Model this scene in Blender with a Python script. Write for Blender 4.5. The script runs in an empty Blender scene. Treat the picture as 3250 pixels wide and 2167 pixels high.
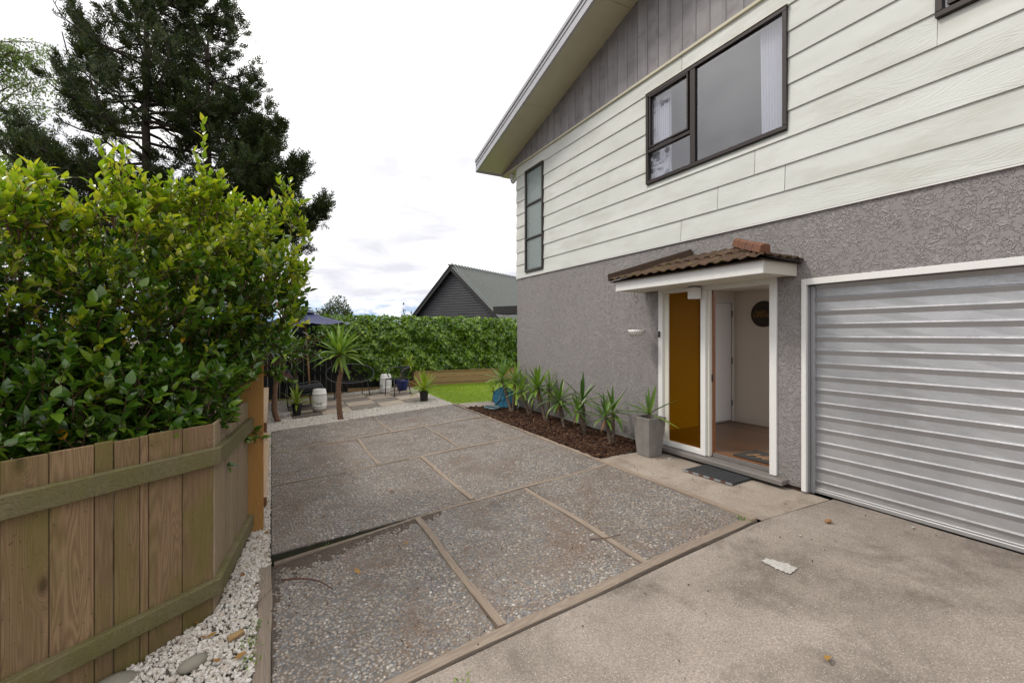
import bpy, bmesh, math, random
import numpy as np
from mathutils import Vector, Matrix, Euler

random.seed(7); rng = np.random.default_rng(7)
scene = bpy.context.scene
COL = scene.collection
rad = math.radians

# ------------------------------------------------------------------ camera
YAW = 27.85                      # degrees clockwise from +Y (the house wall runs along Y)
CAMZ = 1.6
cam_d = bpy.data.cameras.new('camera')
cam = bpy.data.objects.new('camera', cam_d); COL.objects.link(cam)
cam.location = (0, 0, CAMZ); cam.rotation_euler = (rad(90), 0, rad(-YAW))
cam_d.sensor_width = 36; cam_d.lens = 16.0; cam_d.shift_y = -21.5/3250
cam_d.clip_start = .05; cam_d.clip_end = 2000
scene.camera = cam

# ------------------------------------------------------------------ world and sun
SUN_EL, SUN_AZ = 52, -62         # sun azimuth measured clockwise from +Y
world = bpy.data.worlds.new('World'); scene.world = world; world.use_nodes = True
def build_world():
    nt = world.node_tree; nt.nodes.clear()
    N = lambda t, **k: _mk(nt, t, **k)
    out = N('ShaderNodeOutputWorld'); bg = N('ShaderNodeBackground'); bg.inputs[1].default_value = 1.0
    sky = N('ShaderNodeTexSky'); sky.sky_type = 'NISHITA'; sky.sun_disc = False
    sky.sun_elevation = rad(SUN_EL); sky.sun_rotation = rad(SUN_AZ)
    L = nt.links.new
    tc = N('ShaderNodeTexCoord'); sep = N('ShaderNodeSeparateXYZ'); L(tc.outputs['Generated'], sep.inputs[0])
    def math_(op, a, b=None, c=None):
        m = N('ShaderNodeMath'); m.operation = op
        for i, v in enumerate((a, b, c)):
            if v is None: continue
            if isinstance(v, (int, float)): m.inputs[i].default_value = v
            else: L(v, m.inputs[i])
        return m.outputs[0]
    den = math_('ADD', math_('ABSOLUTE', sep.outputs[2]), .10)
    cmb = N('ShaderNodeCombineXYZ'); L(math_('DIVIDE', sep.outputs[0], den), cmb.inputs[0]); L(math_('DIVIDE', sep.outputs[1], den), cmb.inputs[1])
    n1 = N('ShaderNodeTexNoise'); L(cmb.outputs[0], n1.inputs['Vector']); n1.inputs['Scale'].default_value = .95; n1.inputs['Detail'].default_value = 5; n1.inputs['Roughness'].default_value = .55; n1.inputs['Distortion'].default_value = .4
    el = math_('MULTIPLY_ADD', sep.outputs[2], .30, -.105)
    r1 = N('ShaderNodeValToRGB'); L(math_('ADD', n1.outputs[0], el), r1.inputs[0])
    e = r1.color_ramp.elements
    e[0].position = .32; e[0].color = (.68, .68, .735, 1); e[1].position = .70; e[1].color = (1.66, 1.63, 1.58, 1)
    m = r1.color_ramp.elements.new(.43); m.color = (.86, .86, .895, 1); m = r1.color_ramp.elements.new(.53); m.color = (1.08, 1.07, 1.07, 1)
    # cumulus bank low over the horizon with clear sky between
    mp = N('ShaderNodeMapping'); L(tc.outputs['Generated'], mp.inputs[0]); mp.inputs['Scale'].default_value = (9, 9, 22)
    n2 = N('ShaderNodeTexNoise'); L(mp.outputs[0], n2.inputs['Vector']); n2.inputs['Scale'].default_value = 1.6; n2.inputs['Detail'].default_value = 8; n2.inputs['Roughness'].default_value = .58
    lowmask = N('ShaderNodeMapRange'); L(sep.outputs[2], lowmask.inputs[0]); lowmask.inputs[1].default_value = .085; lowmask.inputs[2].default_value = .03; lowmask.inputs[3].default_value = 0; lowmask.inputs[4].default_value = 1
    gap = N('ShaderNodeMapRange'); L(n2.outputs[0], gap.inputs[0]); gap.inputs[1].default_value = .54; gap.inputs[2].default_value = .46
    sk = N('ShaderNodeMix'); sk.data_type = 'RGBA'; sk.blend_type = 'MULTIPLY'; sk.inputs[0].default_value = 1
    L(sky.outputs[0], sk.inputs[6]); sk.inputs[7].default_value = (.055, .085, .15, 1)
    r2 = N('ShaderNodeValToRGB'); L(n2.outputs[0], r2.inputs[0]); e = r2.color_ramp.elements
    e[0].position = .40; e[0].color = (.62, .66, .78, 1); e[1].position = .66; e[1].color = (1.2, 1.2, 1.22, 1)
    a = N('ShaderNodeMix'); a.data_type = 'RGBA'; L(gap.outputs[0], a.inputs[0]); L(r2.outputs[0], a.inputs[6]); L(sk.outputs[2], a.inputs[7])
    b = N('ShaderNodeMix'); b.data_type = 'RGBA'; L(lowmask.outputs[0], b.inputs[0]); L(r1.outputs[0], b.inputs[6]); L(a.outputs[2], b.inputs[7])
    L(b.outputs[2], bg.inputs[0]); L(bg.outputs[0], out.inputs[0])
def _mk(nt, t, **k):
    n = nt.nodes.new(t)
    for a, v in k.items(): setattr(n, a, v)
    return n
build_world()
sun_d = bpy.data.lights.new('sun', 'SUN'); sun_d.energy = 1.5; sun_d.angle = rad(12); sun_d.color = (1, .93, .83)
sun = bpy.data.objects.new('sun', sun_d); COL.objects.link(sun)
_sd = Vector((math.sin(rad(SUN_AZ))*math.cos(rad(SUN_EL)), math.cos(rad(SUN_AZ))*math.cos(rad(SUN_EL)), math.sin(rad(SUN_EL))))
sun.rotation_euler = _sd.to_track_quat('Z', 'Y').to_euler(); sun.location = (-20, 10, 30)
scene.view_settings.view_transform = 'Standard'; scene.view_settings.look = 'None'
scene.view_settings.exposure = 0.3; scene.view_settings.gamma = 1.0; scene.view_settings.use_curve_mapping = False
scene.render.engine = 'CYCLES'
scene.cycles.use_denoising = True
scene.cycles.max_bounces = 8; scene.cycles.diffuse_bounces = 4; scene.cycles.transmission_bounces = 6; scene.cycles.transparent_max_bounces = 8
scene.cycles.caustics_reflective = False; scene.cycles.caustics_refractive = False
scene.cycles.sample_clamp_indirect = 6

# ------------------------------------------------------------------ survey helpers (photo bearing + a known plane -> point in the place)
_c, _s = math.cos(rad(YAW)), math.sin(rad(YAW))
def ray(u, v):
    X = (u-1625)/1444.4; return np.array([X*_c+_s, -X*_s+_c, (1062-v)/1444.4])
def on_x(u, v, x): d = ray(u, v); return Vector(d*(x/d[0])+np.array([0, 0, CAMZ]))
def on_y(u, v, y): d = ray(u, v); return Vector(d*(y/d[1])+np.array([0, 0, CAMZ]))
def on_depth(u, v, Z): return Vector(ray(u, v)*Z+np.array([0, 0, CAMZ]))
XR = 3.69                        # east edge of the pebble paving; the ground falls from there to the west
def gz(x, y):
    x = np.asarray(x, float); y = np.asarray(y, float)
    k = np.interp(y, [1.5, 3.4, 5.4, 10], [.115, .09, .072, .07])
    return np.minimum(0, -k*(XR-np.maximum(x, -1.5)))
def g(x, y): return float(gz(x, y))

# ------------------------------------------------------------------ mesh helpers
def link(name, mesh, mat=None, parent=None):
    o = bpy.data.objects.new(name, mesh); COL.objects.link(o)
    if mat is not None and not mesh.materials: mesh.materials.append(mat)
    if parent is not None: adopt(o, parent)
    return o
def adopt(o, parent):
    o.parent = parent; o.matrix_parent_inverse = WM[parent.name].inverted()
WM = {}
class _WM(dict):
    def __missing__(self, k): return Matrix.Identity(4)
WM = _WM()
def tag(o, label=None, cat=None, group=None, kind=None):
    if label: o['label'] = label
    if cat: o['category'] = cat
    if group: o['group'] = group
    if kind: o['kind'] = kind
    return o
def thing(name, loc, label=None, cat=None, group=None, kind=None):
    o = bpy.data.objects.new(name, None); COL.objects.link(o); o.location = loc; o.empty_display_size = .2
    WM[o.name] = Matrix.Translation(loc)
    return tag(o, label, cat, group, kind)
def part(parent, name):          # an Empty part under a thing, so sub-parts can hang on it
    o = bpy.data.objects.new(name, None); COL.objects.link(o); adopt(o, parent); return o
def np_mesh(name, V, F, smooth=False):
    V = np.asarray(V, np.float32); F = np.asarray(F, np.int32)
    me = bpy.data.meshes.new(name); n, k = F.shape
    me.vertices.add(len(V)); me.vertices.foreach_set('co', V.ravel())
    me.loops.add(n*k); me.loops.foreach_set('vertex_index', F.ravel())
    me.polygons.add(n); me.polygons.foreach_set('loop_start', np.arange(n, dtype=np.int32)*k)
    try: me.polygons.foreach_set('loop_total', np.full(n, k, np.int32))
    except Exception: pass
    me.polygons.foreach_set('use_smooth', np.full(n, smooth, bool))
    me.update(calc_edges=True); return me
def bulk(TV, TF, M, T):          # template copied under N linear maps M (N,3,3) and offsets T (N,3)
    TV = np.asarray(TV, float); TF = np.asarray(TF, int); n = len(T); k = len(TV)
    V = np.einsum('nij,kj->nki', M, TV)+T[:, None, :]
    F = TF[None]+(np.arange(n)*k)[:, None, None]
    return V.reshape(-1, 3), F.reshape(-1, TF.shape[1])
class MB:
    def __init__(s): s.v = []; s.f = []
    def add(s, vs, fs):
        b = len(s.v); s.v += [tuple(map(float, p)) for p in vs]; s.f += [tuple(b+i for i in q) for q in fs]; return s
    def box(s, x0, x1, y0, y1, z0, z1):
        vs = [(x, y, z) for x in (x0, x1) for y in (y0, y1) for z in (z0, z1)]
        return s.add(vs, [(0, 1, 3, 2), (4, 6, 7, 5), (0, 4, 5, 1), (2, 3, 7, 6), (0, 2, 6, 4), (1, 5, 7, 3)])
    def obox(s, c, ax, ay, az):  # centre and three half-axis vectors
        c, ax, ay, az = map(Vector, (c, ax, ay, az))
        vs = [c+i*ax+j*ay+k*az for i in (-1, 1) for j in (-1, 1) for k in (-1, 1)]
        return s.add(vs, [(0, 1, 3, 2), (4, 6, 7, 5), (0, 4, 5, 1), (2, 3, 7, 6), (0, 2, 6, 4), (1, 5, 7, 3)])
    def hexa(s, bot, top):       # eight corners: bottom ring and top ring (ccw from above)
        n = len(bot)
        return s.add(list(bot)+list(top), [tuple(range(n-1, -1, -1)), tuple(range(n, 2*n))]+[(i, (i+1) % n, n+(i+1) % n, n+i) for i in range(n)])
    def tube(s, pts, r, n=8, cap=True, closed=False):
        pts = [Vector(p) for p in pts]; m = len(pts)
        rs = r if hasattr(r, '__len__') else [r]*m
        b = len(s.v); up = None
        for i, p in enumerate(pts):
            a = pts[(i-1) % m] if (i > 0 or closed) else p; c = pts[(i+1) % m] if (i < m-1 or closed) else p
            t = (c-a).normalized() if (c-a).length > 1e-9 else Vector((0, 0, 1))
            if up is None:
                up = Vector((0, 0, 1)) if abs(t.z) < .9 else Vector((1, 0, 0))
            x = t.cross(up).normalized(); up = x.cross(t).normalized()
            for k in range(n):
                an = 2*math.pi*k/n; q = p+(x*math.cos(an)+up*math.sin(an))*rs[i]; s.v.append(tuple(q))
        for i in range(m if closed else m-1):
            j = (i+1) % m
            for k in range(n):
                s.f.append((b+i*n+k, b+i*n+(k+1) % n, b+j*n+(k+1) % n, b+j*n+k))
        if cap and not closed:
            s.f.append(tuple(b+k for k in range(n-1, -1, -1))); s.f.append(tuple(b+(m-1)*n+k for k in range(n)))
        return s
    def lathe(s, prof, c=(0, 0, 0), n=28, cap=True):
        b = len(s.v); m = len(prof)
        for r, z in prof:
            for k in range(n):
                a = 2*math.pi*k/n; s.v.append((c[0]+r*math.cos(a), c[1]+r*math.sin(a), c[2]+z))
        for i in range(m-1):
            for k in range(n): s.f.append((b+i*n+k, b+i*n+(k+1) % n, b+(i+1)*n+(k+1) % n, b+(i+1)*n+k))
        if cap:
            if prof[0][0] > 1e-5: s.f.append(tuple(b+k for k in range(n-1, -1, -1)))
            if prof[-1][0] > 1e-5: s.f.append(tuple(b+(m-1)*n+k for k in range(n)))
        return s
    def mesh(s, name, smooth=False, bevel=0, seg=1):
        me = bpy.data.meshes.new(name); me.from_pydata(s.v, [], s.f)
        if bevel:
            bm = bmesh.new(); bm.from_mesh(me)
            es = [e for e in bm.edges if len(e.link_faces) == 2 and e.calc_face_angle(0) > .5]
            bmesh.ops.bevel(bm, geom=es, offset=bevel, segments=seg, profile=.6, affect='EDGES', clamp_overlap=True)
            bm.to_mesh(me); bm.free()
        if smooth:
            me.polygons.foreach_set('use_smooth', [True]*len(me.polygons))
        me.update(); return me
    def build(s, name, mat, parent=None, smooth=False, bevel=0, seg=1):
        return link(name, s.mesh(name, smooth, bevel, seg), mat, parent)
def box(name, mat, parent, x0, x1, y0, y1, z0, z1, bevel=.003):
    return MB().box(min(x0, x1), max(x0, x1), min(y0, y1), max(y0, y1), min(z0, z1), max(z0, z1)).build(name, mat, parent, bevel=bevel)
def bez(pts, n=12):              # Catmull-Rom through the points
    P = [Vector(p) for p in pts]; P = [2*P[0]-P[1]]+P+[2*P[-1]-P[-2]]; out = []
    for i in range(1, len(P)-2):
        for k in range(n):
            t = k/n; a, b, c, d = P[i-1], P[i], P[i+1], P[i+2]
            out.append(.5*((2*b)+(c-a)*t+(2*a-5*b+4*c-d)*t*t+(3*b-a-3*c+d)*t**3))
    out.append(P[-2]); return out
def rotmats(dirs, ups, sc):      # columns: side, dir, normal  (N,3,3); template lies along +Y with normal +Z
    d = dirs/np.linalg.norm(dirs, axis=1, keepdims=True)
    x = np.cross(d, ups); x /= np.maximum(np.linalg.norm(x, axis=1, keepdims=True), 1e-6)
    z = np.cross(x, d)
    return np.stack([x, d, z], axis=2)*np.asarray(sc, float).reshape(-1, 1, 1)
def rand_dirs(n):
    v = rng.normal(size=(n, 3)); return v/np.linalg.norm(v, axis=1, keepdims=True)

# ------------------------------------------------------------------ material helpers
class Mt:
    def __init__(s, name):
        s.m = bpy.data.materials.new(name); s.m.use_nodes = True; s.nt = s.m.node_tree; s.nt.nodes.clear()
        s.out = s.n('ShaderNodeOutputMaterial'); s.geo = None; s.obj = None
    def n(s, t, **k): return _mk(s.nt, t, **k)
    def L(s, a, b): s.nt.links.new(a, b)
    def put(s, sock, v):
        if v is None: return
        if isinstance(v, bpy.types.NodeSocket): s.L(v, sock)
        elif isinstance(v, (int, float)): sock.default_value = v
        else:
            v = tuple(v); sock.default_value = v if len(v) == len(sock.default_value) else (v+(1,))[:len(sock.default_value)]
    def pos(s):
        if not s.geo: s.geo = s.n('ShaderNodeNewGeometry')
        return s.geo.outputs['Position']
    def island(s): s.pos(); return s.geo.outputs['Random Per Island']
    def orand(s):
        if not s.obj: s.obj = s.n('ShaderNodeObjectInfo')
        return s.obj.outputs['Random']
    def tex(s): 
        t = s.n('ShaderNodeTexCoord'); return t.outputs['Object']
    def mul(s, vec, sc, off=None):
        m = s.n('ShaderNodeVectorMath', operation='MULTIPLY'); s.put(m.inputs[0], vec); s.put(m.inputs[1], sc)
        if off is None: return m.outputs[0]
        a = s.n('ShaderNodeVectorMath', operation='ADD'); s.L(m.outputs[0], a.inputs[0]); s.put(a.inputs[1], off); return a.outputs[0]
    def M(s, op, a, b=None, c=None, clamp=False):
        m = s.n('ShaderNodeMath', operation=op); m.use_clamp = clamp
        for i, v in enumerate((a, b, c)): s.put(m.inputs[i], v)
        return m.outputs[0]
    def noise(s, vec, scale, detail=4, rough=.55, dist=0, col=False):
        t = s.n('ShaderNodeTexNoise'); s.put(t.inputs['Vector'], vec); s.put(t.inputs['Scale'], scale); s.put(t.inputs['Detail'], detail); s.put(t.inputs['Roughness'], rough); s.put(t.inputs['Distortion'], dist)
        return t.outputs[1 if col else 0]
    def voro(s, vec, scale, feat='F1', out='Distance', rnd=1):
        t = s.n('ShaderNodeTexVoronoi', feature=feat); s.put(t.inputs['Vector'], vec); s.put(t.inputs['Scale'], scale); s.put(t.inputs['Randomness'], rnd)
        return t.outputs[out]
    def ramp(s, fac, stops, interp='LINEAR'):
        t = s.n('ShaderNodeValToRGB'); s.put(t.inputs[0], fac); r = t.color_ramp; r.interpolation = interp
        while len(r.elements) < len(stops): r.elements.new(.5)
        for e, (p, c) in zip(r.elements, stops):
            e.position = p; e.color = (c, c, c, 1) if isinstance(c, (int, float)) else tuple(c)+(1,)
        return t.outputs[0]
    def rng(s, v, a, b, c=0, d=1):
        m = s.n('ShaderNodeMapRange'); 
        for i, q in enumerate((v, a, b, c, d)): s.put(m.inputs[i], q)
        return m.outputs[0]
    def mix(s, f, a, b, mode='MIX'):
        t = s.n('ShaderNodeMix', data_type='RGBA', blend_type=mode); s.put(t.inputs[0], f); s.put(t.inputs[6], a); s.put(t.inputs[7], b); return t.outputs[2]
    def bump(s, h, strength=.5, dist=.01, normal=None):
        t = s.n('ShaderNodeBump'); s.put(t.inputs['Height'], h); s.put(t.inputs['Strength'], strength); s.put(t.inputs['Distance'], dist); s.put(t.inputs['Normal'], normal); return t.outputs[0]
    def bsdf(s, col, rough=.6, metal=0, spec=.5, normal=None, **k):
        b = s.n('ShaderNodeBsdfPrincipled'); s.put(b.inputs['Base Color'], col); s.put(b.inputs['Roughness'], rough); s.put(b.inputs['Metallic'], metal); s.put(b.inputs['Specular IOR Level'], spec); s.put(b.inputs['Normal'], normal)
        for a, v in k.items(): s.put(b.inputs[a.replace('_', ' ')], v)
        return b.outputs[0]
    def end(s, sh): s.L(sh, s.out.inputs[0]); return s.m
    def sep(s, vec): t = s.n('ShaderNodeSeparateXYZ'); s.L(vec, t.inputs[0]); return t.outputs
    def comb(s, x, y, z):
        t = s.n('ShaderNodeCombineXYZ')
        for i, v in enumerate((x, y, z)): s.put(t.inputs[i], v)
        return t.outputs[0]

MAT = {}
def plain(name, col, rough=.55, metal=0, spec=.5, var=.12, scale=30, bump=.0, **k):
    m = Mt(name); n = m.noise(m.pos(), scale, 5); n2 = m.noise(m.pos(), scale*.13, 3)
    f = m.M('MULTIPLY_ADD', n, .6, m.M('MULTIPLY', n2, .4))
    c = m.mix(f, tuple(x*(1-var*1.6) for x in col), tuple(min(1, x*(1+var*1.6)) for x in col))
    nm = m.bump(n, bump, .004) if bump else None
    return m.end(m.bsdf(c, m.rng(n2, .3, .7, max(.02, rough-.08), min(1, rough+.08)), metal, spec, nm, **k))

def m_stucco():
    m = Mt('stucco_paint'); p = m.pos()
    wn = m.noise(p, 5, 2, col=True); q = m.mul(wn, (.16, .16, .16), p)
    a = m.noise(q, 19, 2, .45, .2); b = m.noise(m.mul(q, (1, 1, 1), (7.3, 2.1, 5.7)), 27, 2, .5)
    ra = m.rng(m.M('ABSOLUTE', m.M('SUBTRACT', a, .5)), .06, .015); rb = m.rng(m.M('ABSOLUTE', m.M('SUBTRACT', b, .52)), .055, .012)
    big = m.M('MULTIPLY', m.noise(p, 1.7, 3), .22); ma = m.rng(m.M('ADD', m.noise(p, 15, 2), big), .555, .635); mb = m.rng(m.M('ADD', m.noise(m.mul(p, (1, 1, 1), (3, 9, 4)), 19, 2), big), .575, .655)
    h = m.M('MAXIMUM', m.M('MULTIPLY', ra, ma), m.M('MULTIPLY', rb, mb))
    fine = m.noise(p, 75, 4, .65); soft = m.noise(p, .9, 4)
    c = m.mix(soft, (.225, .208, .205), (.275, .257, .255)); c = m.mix(m.M('MULTIPLY', h, .55), c, (.34, .32, .312))  # trowel ridges tinted lighter, their highlight put into the colour
    zz = m.sep(p)[2]; low = m.M('MULTIPLY', m.rng(zz, .35, .02), m.rng(m.noise(p, 6, 4), .4, .62)); c = m.mix(m.M('MULTIPLY', low, .55), c, (.09, .085, .06))
    nb = m.bump(m.M('MULTIPLY_ADD', fine, .30, h), 1.0, .0075)
    return m.end(m.bsdf(c, .62, 0, .35, nb))
def m_siding(name, ca, cb, dirt, along='y', grain=1.0):
    m = Mt(name); r = m.orand(); o = m.comb(m.M('MULTIPLY', r, 37), m.M('MULTIPLY', r, 91), m.M('MULTIPLY', r, 53))
    p = m.pos(); s = (1, .13, 1) if along == 'y' else (1, 1, .13)
    v = m.mul(p, s, o); w = m.noise(v, 3.4, 3, col=True); q = m.mul(w, (.12, .12, .12), v)
    g1 = m.noise(m.mul(q, (1, 1, 1)), 9, 1, .4)
    band = m.M('SINE', m.M('MULTIPLY', g1, 120)); g2 = m.noise(m.mul(p, (1, .02, 1) if along == 'y' else (1, 1, .02), o), 130, 3)
    patch = m.rng(m.noise(v, 2.3, 2), .48, .62)
    h = m.M('ADD', m.M('MULTIPLY', m.M('MULTIPLY', band, patch), .5), m.M('MULTIPLY', g2, .7))
    st = m.noise(m.mul(p, (1, .35, 1.2) if along == 'y' else (1, 1.2, .25), o), 2.2, 5)
    c = m.mix(m.rng(st, .35, .68), ca, cb); c = m.mix(m.M('MULTIPLY', m.rng(m.noise(m.mul(p, (1, .3, 1.1), o), 4.5, 6, .62), .48, .72), .75), c, dirt)
    c = m.mix(m.M('MULTIPLY', r, .12), c, dirt)
    nb = m.bump(h, .22*grain, .004)
    return m.end(m.bsdf(c, .55, 0, .35, nb))
def m_wood(name, ca, cb, dark, green=None, axis=2, knots=True, gr=.5, rough=.75):
    m = Mt(name); r = m.orand(); o = m.comb(m.M('MULTIPLY', r, 17), m.M('MULTIPLY', r, 41), m.M('MULTIPLY', r, 29)); p = m.pos()
    sc = [1, 1, 1]; sc[axis] = .07; v = m.mul(p, tuple(sc), o)
    kv = [1, 1, 1]; kv[axis] = .42; kd = m.voro(m.mul(p, tuple(kv), o), 3.2)
    w = m.noise(v, 4, 2, col=True); q = m.mul(w, (.22, .22, .22), v)
    if knots:
        bulge = m.M('MULTIPLY', m.rng(kd, .22, .02), .10); q = m.mul(q, (1, 1, 1), m.comb(bulge, bulge, 0))
    g1 = m.noise(q, 11, 2, .5); ring = m.M('MULTIPLY_ADD', m.M('SINE', m.M('MULTIPLY', g1, 95)), .5, .5)
    s2 = [1, 1, 1]; s2[axis] = .012; fib = m.noise(m.mul(p, tuple(s2), o), 160, 3)
    c = m.mix(m.rng(m.noise(v, 2, 3), .3, .7), ca, cb)
    c = m.mix(m.M('MULTIPLY', ring, .5), c, dark); c = m.mix(m.M('MULTIPLY', m.rng(fib, .45, .8), .4), c, dark)
    c = m.mix(m.M('MULTIPLY', r, .6), c, tuple(x*.42 for x in ca))
    if knots: c = m.mix(m.M('MULTIPLY', m.rng(kd, .10, .03), .85), c, tuple(x*.5 for x in dark))
    if green:
        n = m.noise(m.mul(p, (1, 1, .45), o), 3.6, 6, .65); c = m.mix(m.M('MULTIPLY', m.rng(n, .44, .64), .62), c, green)
        zz = m.sep(p)[2]; n2 = m.noise(p, 7, 4)
        c = m.mix(m.M('MULTIPLY', m.rng(m.M('MULTIPLY_ADD', n2, .5, zz), .12, -.3), .7), c, tuple(x*.55 for x in green))
        sp = m.rng(m.noise(p, 60, 3), .66, .72); c = m.mix(m.M('MULTIPLY', sp, .6), c, tuple(x*.3 for x in dark))
    h = m.M('ADD', m.M('MULTIPLY', ring, .4), fib)
    return m.end(m.bsdf(c, rough, 0, .3, m.bump(h, gr, .004)))
def m_concrete(name, ca, cb, stain, spec_col, scale=1., wet=.0):
    m = Mt(name); p = m.pos()
    big = m.noise(p, .9*scale, 6, .62, .5); mid = m.noise(p, 4.5*scale, 5, .6); fine = m.noise(p, 85, 3, .6); sp = m.voro(p, 120)
    c = m.mix(m.rng(big, .33, .68), ca, cb); c = m.mix(m.M('MULTIPLY', m.rng(m.noise(m.mul(p, (1, 1, 1), (4, 7, 1)), 1.5*scale, 7, .68, .6), .47, .64), .8), c, stain)
    c = m.mix(m.M('MULTIPLY', m.rng(mid, .42, .7), .3), c, tuple(x*1.25 for x in cb))
    c = m.mix(m.M('MULTIPLY', m.rng(fine, .35, .7), .6), c, tuple(x*.42 for x in ca))
    k = m.M('MULTIPLY', m.rng(sp, .32, .2), m.rng(m.voro(p, 120, out='Color'), .62, .72)); c = m.mix(k, c, spec_col)
    k2 = m.rng(m.noise(p, 210, 2), .62, .7); c = m.mix(m.M('MULTIPLY', k2, .6), c, tuple(x*.35 for x in ca))
    nb = m.bump(m.M('ADD', m.M('MULTIPLY', fine, .6), m.M('MULTIPLY', mid, .5)), .45, .006)
    return m.end(m.bsdf(c, m.rng(big, .3, .7, .62, .9), 0, .3, nb))
def m_pebbledash():
    m = Mt('exposed_aggregate'); p = m.pos()
    q = m.mul(m.noise(p, 30, 2, col=True), (.012, .012, .012), p)
    d = m.voro(q, 42); cc = m.voro(q, 42, out='Color'); s = m.sep(cc)
    st = m.ramp(s[0], [(0, (.085, .092, .105)), (.35, (.16, .17, .185)), (.6, (.25, .25, .25)), (.8, (.20, .165, .13)), (.92, (.36, .34, .31)), (1, (.55, .54, .52))])
    soil = m.mix(m.noise(p, 24, 4), (.10, .078, .06), (.22, .18, .148))
    c = m.mix(m.rng(d, .62, .42), soil, st)
    dirt = m.M('MULTIPLY', m.rng(m.noise(p, 1.5, 7, .66, .7), .52, .68), .8); c = m.mix(dirt, c, (.145, .095, .066))
    c = m.mix(m.M('MULTIPLY', m.rng(m.noise(p, .8, 4), .5, .7), .25), c, (.34, .31, .29)); c = m.mix(m.M('MULTIPLY', m.orand(), .35), c, (.09, .07, .055))
    h = m.rng(d, .7, .15)
    return m.end(m.bsdf(c, .72, 0, .4, m.bump(h, .7, .006)))
def m_island(name, stops, rough=.7, spec=.4, bump=0, scale=60, noise_mix=.25):
    m = Mt(name); f = m.M('FRACT', m.M('ADD', m.island(), m.orand())); c = m.ramp(f, stops)
    n = m.noise(m.pos(), scale, 4); c = m.mix(m.M('MULTIPLY', m.rng(n, .35, .75), noise_mix), c, (.05, .04, .03))
    nb = m.bump(n, bump, .004) if bump else None
    return m.end(m.bsdf(c, rough, 0, spec, nb))
def m_leaf(name, stops, rough=.35, trans=.28, spec=.5, tcol=1.6):
    m = Mt(name); f = m.M('FRACT', m.M('ADD', m.island(), m.orand())); c = m.ramp(f, stops)
    n = m.noise(m.pos(), 25, 3); n4 = m.rng(m.noise(m.pos(), 4, 4), .35, .7); c = m.mix(m.M('MULTIPLY', m.M('MULTIPLY_ADD', n, .35, m.M('MULTIPLY', n4, .3)), 1), c, m.mix(.6, c, (.015, .025, .004)))
    b = m.bsdf(c, rough, 0, spec); t = m.n('ShaderNodeBsdfTranslucent'); tc = m.mix(1, c, (tcol, tcol*1.05, tcol*.55), 'MULTIPLY'); m.L(tc, t.inputs[0])
    mx = m.n('ShaderNodeMixShader'); mx.inputs[0].default_value = trans; m.L(b, mx.inputs[1]); m.L(t.outputs[0], mx.inputs[2])
    return m.end(mx.outputs[0])
def m_glass(name, tint=(.9, .93, .95), ior=1.9, bump=0, scale=40, rough=.0, frost=0):
    m = Mt(name); nb = None
    if bump:
        h = m.noise(m.mul(m.pos(), (1, 1, .6)), scale, 3, .6); nb = m.bump(h, bump, .01)
    fr = m.n('ShaderNodeFresnel'); fr.inputs[0].default_value = ior; m.put(fr.inputs['Normal'], nb)
    gl = m.n('ShaderNodeBsdfGlossy'); gl.inputs['Roughness'].default_value = max(rough, .0); gl.inputs[0].default_value = (.92, .92, .96, 1); m.put(gl.inputs['Normal'], nb)
    tr = m.n('ShaderNodeBsdfTransparent'); tr.inputs[0].default_value = tint+(1,)
    m.pos(); ff_ = m.M('MULTIPLY', fr.outputs[0], m.M('SUBTRACT', 1, m.geo.outputs['Backfacing']))
    mx = m.n('ShaderNodeMixShader'); m.L(ff_, mx.inputs[0]); m.L(tr.outputs[0], mx.inputs[1]); m.L(gl.outputs[0], mx.inputs[2])
    if not frost: return m.end(mx.outputs[0])
    df = m.bsdf((.42, .50, .48), .25, 0, .6, nb); m2 = m.n('ShaderNodeMixShader'); m2.inputs[0].default_value = frost; m.L(mx.outputs[0], m2.inputs[1]); m.L(df, m2.inputs[2])
    return m.end(m2.outputs[0])

MAT['stucco'] = m_stucco()
MAT['siding'] = m_siding('cream_weatherboard', (.575, .595, .56), (.66, .68, .65), (.48, .475, .43))
MAT['gable'] = m_siding('grey_gable_board', (.22, .205, .215), (.31, .295, .305), (.15, .14, .15), along='z', grain=1.4)
MAT['soffit'] = plain('soffit_paint', (.56, .53, .40), .6, var=.10, scale=5)
MAT['fascia'] = plain('barge_metal', (.42, .42, .45), .4, .1, var=.08, scale=8)
MAT['white'] = plain('white_paint', (.74, .735, .72), .45, var=.05, scale=9)
MAT['cream_paint'] = plain('cream_paint', (.66, .64, .56), .5, var=.06, scale=9)
MAT['trim_dark'] = plain('bronze_aluminium', (.035, .027, .025), .35, .3, var=.15, scale=20)
MAT['sill'] = plain('grey_sill_paint', (.17, .155, .145), .5, var=.12, scale=14)
MAT['glass'] = m_glass('window_glass', (.88, .89, .92), 2.35)
MAT['obscure'] = m_glass('patterned_glass', (.50, .60, .58), 2.0, 1.0, 50, .05, .45)
MAT['curtain'] = plain('sheer_curtain', (.74, .74, .78), .8, var=.05)
MAT['dark'] = plain('dark_room', (.05, .05, .055), .9)
MAT['hall'] = plain('hall_wall_paint', (.80, .76, .69), .7, var=.03, scale=4)
MAT['halldoor'] = plain('hall_door_paint', (.78, .76, .74), .5, var=.03, scale=4)
MAT['stain'] = plain('stained_timber', (.20, .065, .014), .4, var=.2, scale=20)
MAT['steel'] = plain('steel_hardware', (.28, .28, .29), .35, .9)
MAT['rail_wood'] = m_wood('weathered_rail', (.24, .20, .11), (.17, .15, .075), (.085, .065, .035), (.12, .115, .03), axis=0, knots=False)
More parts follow.
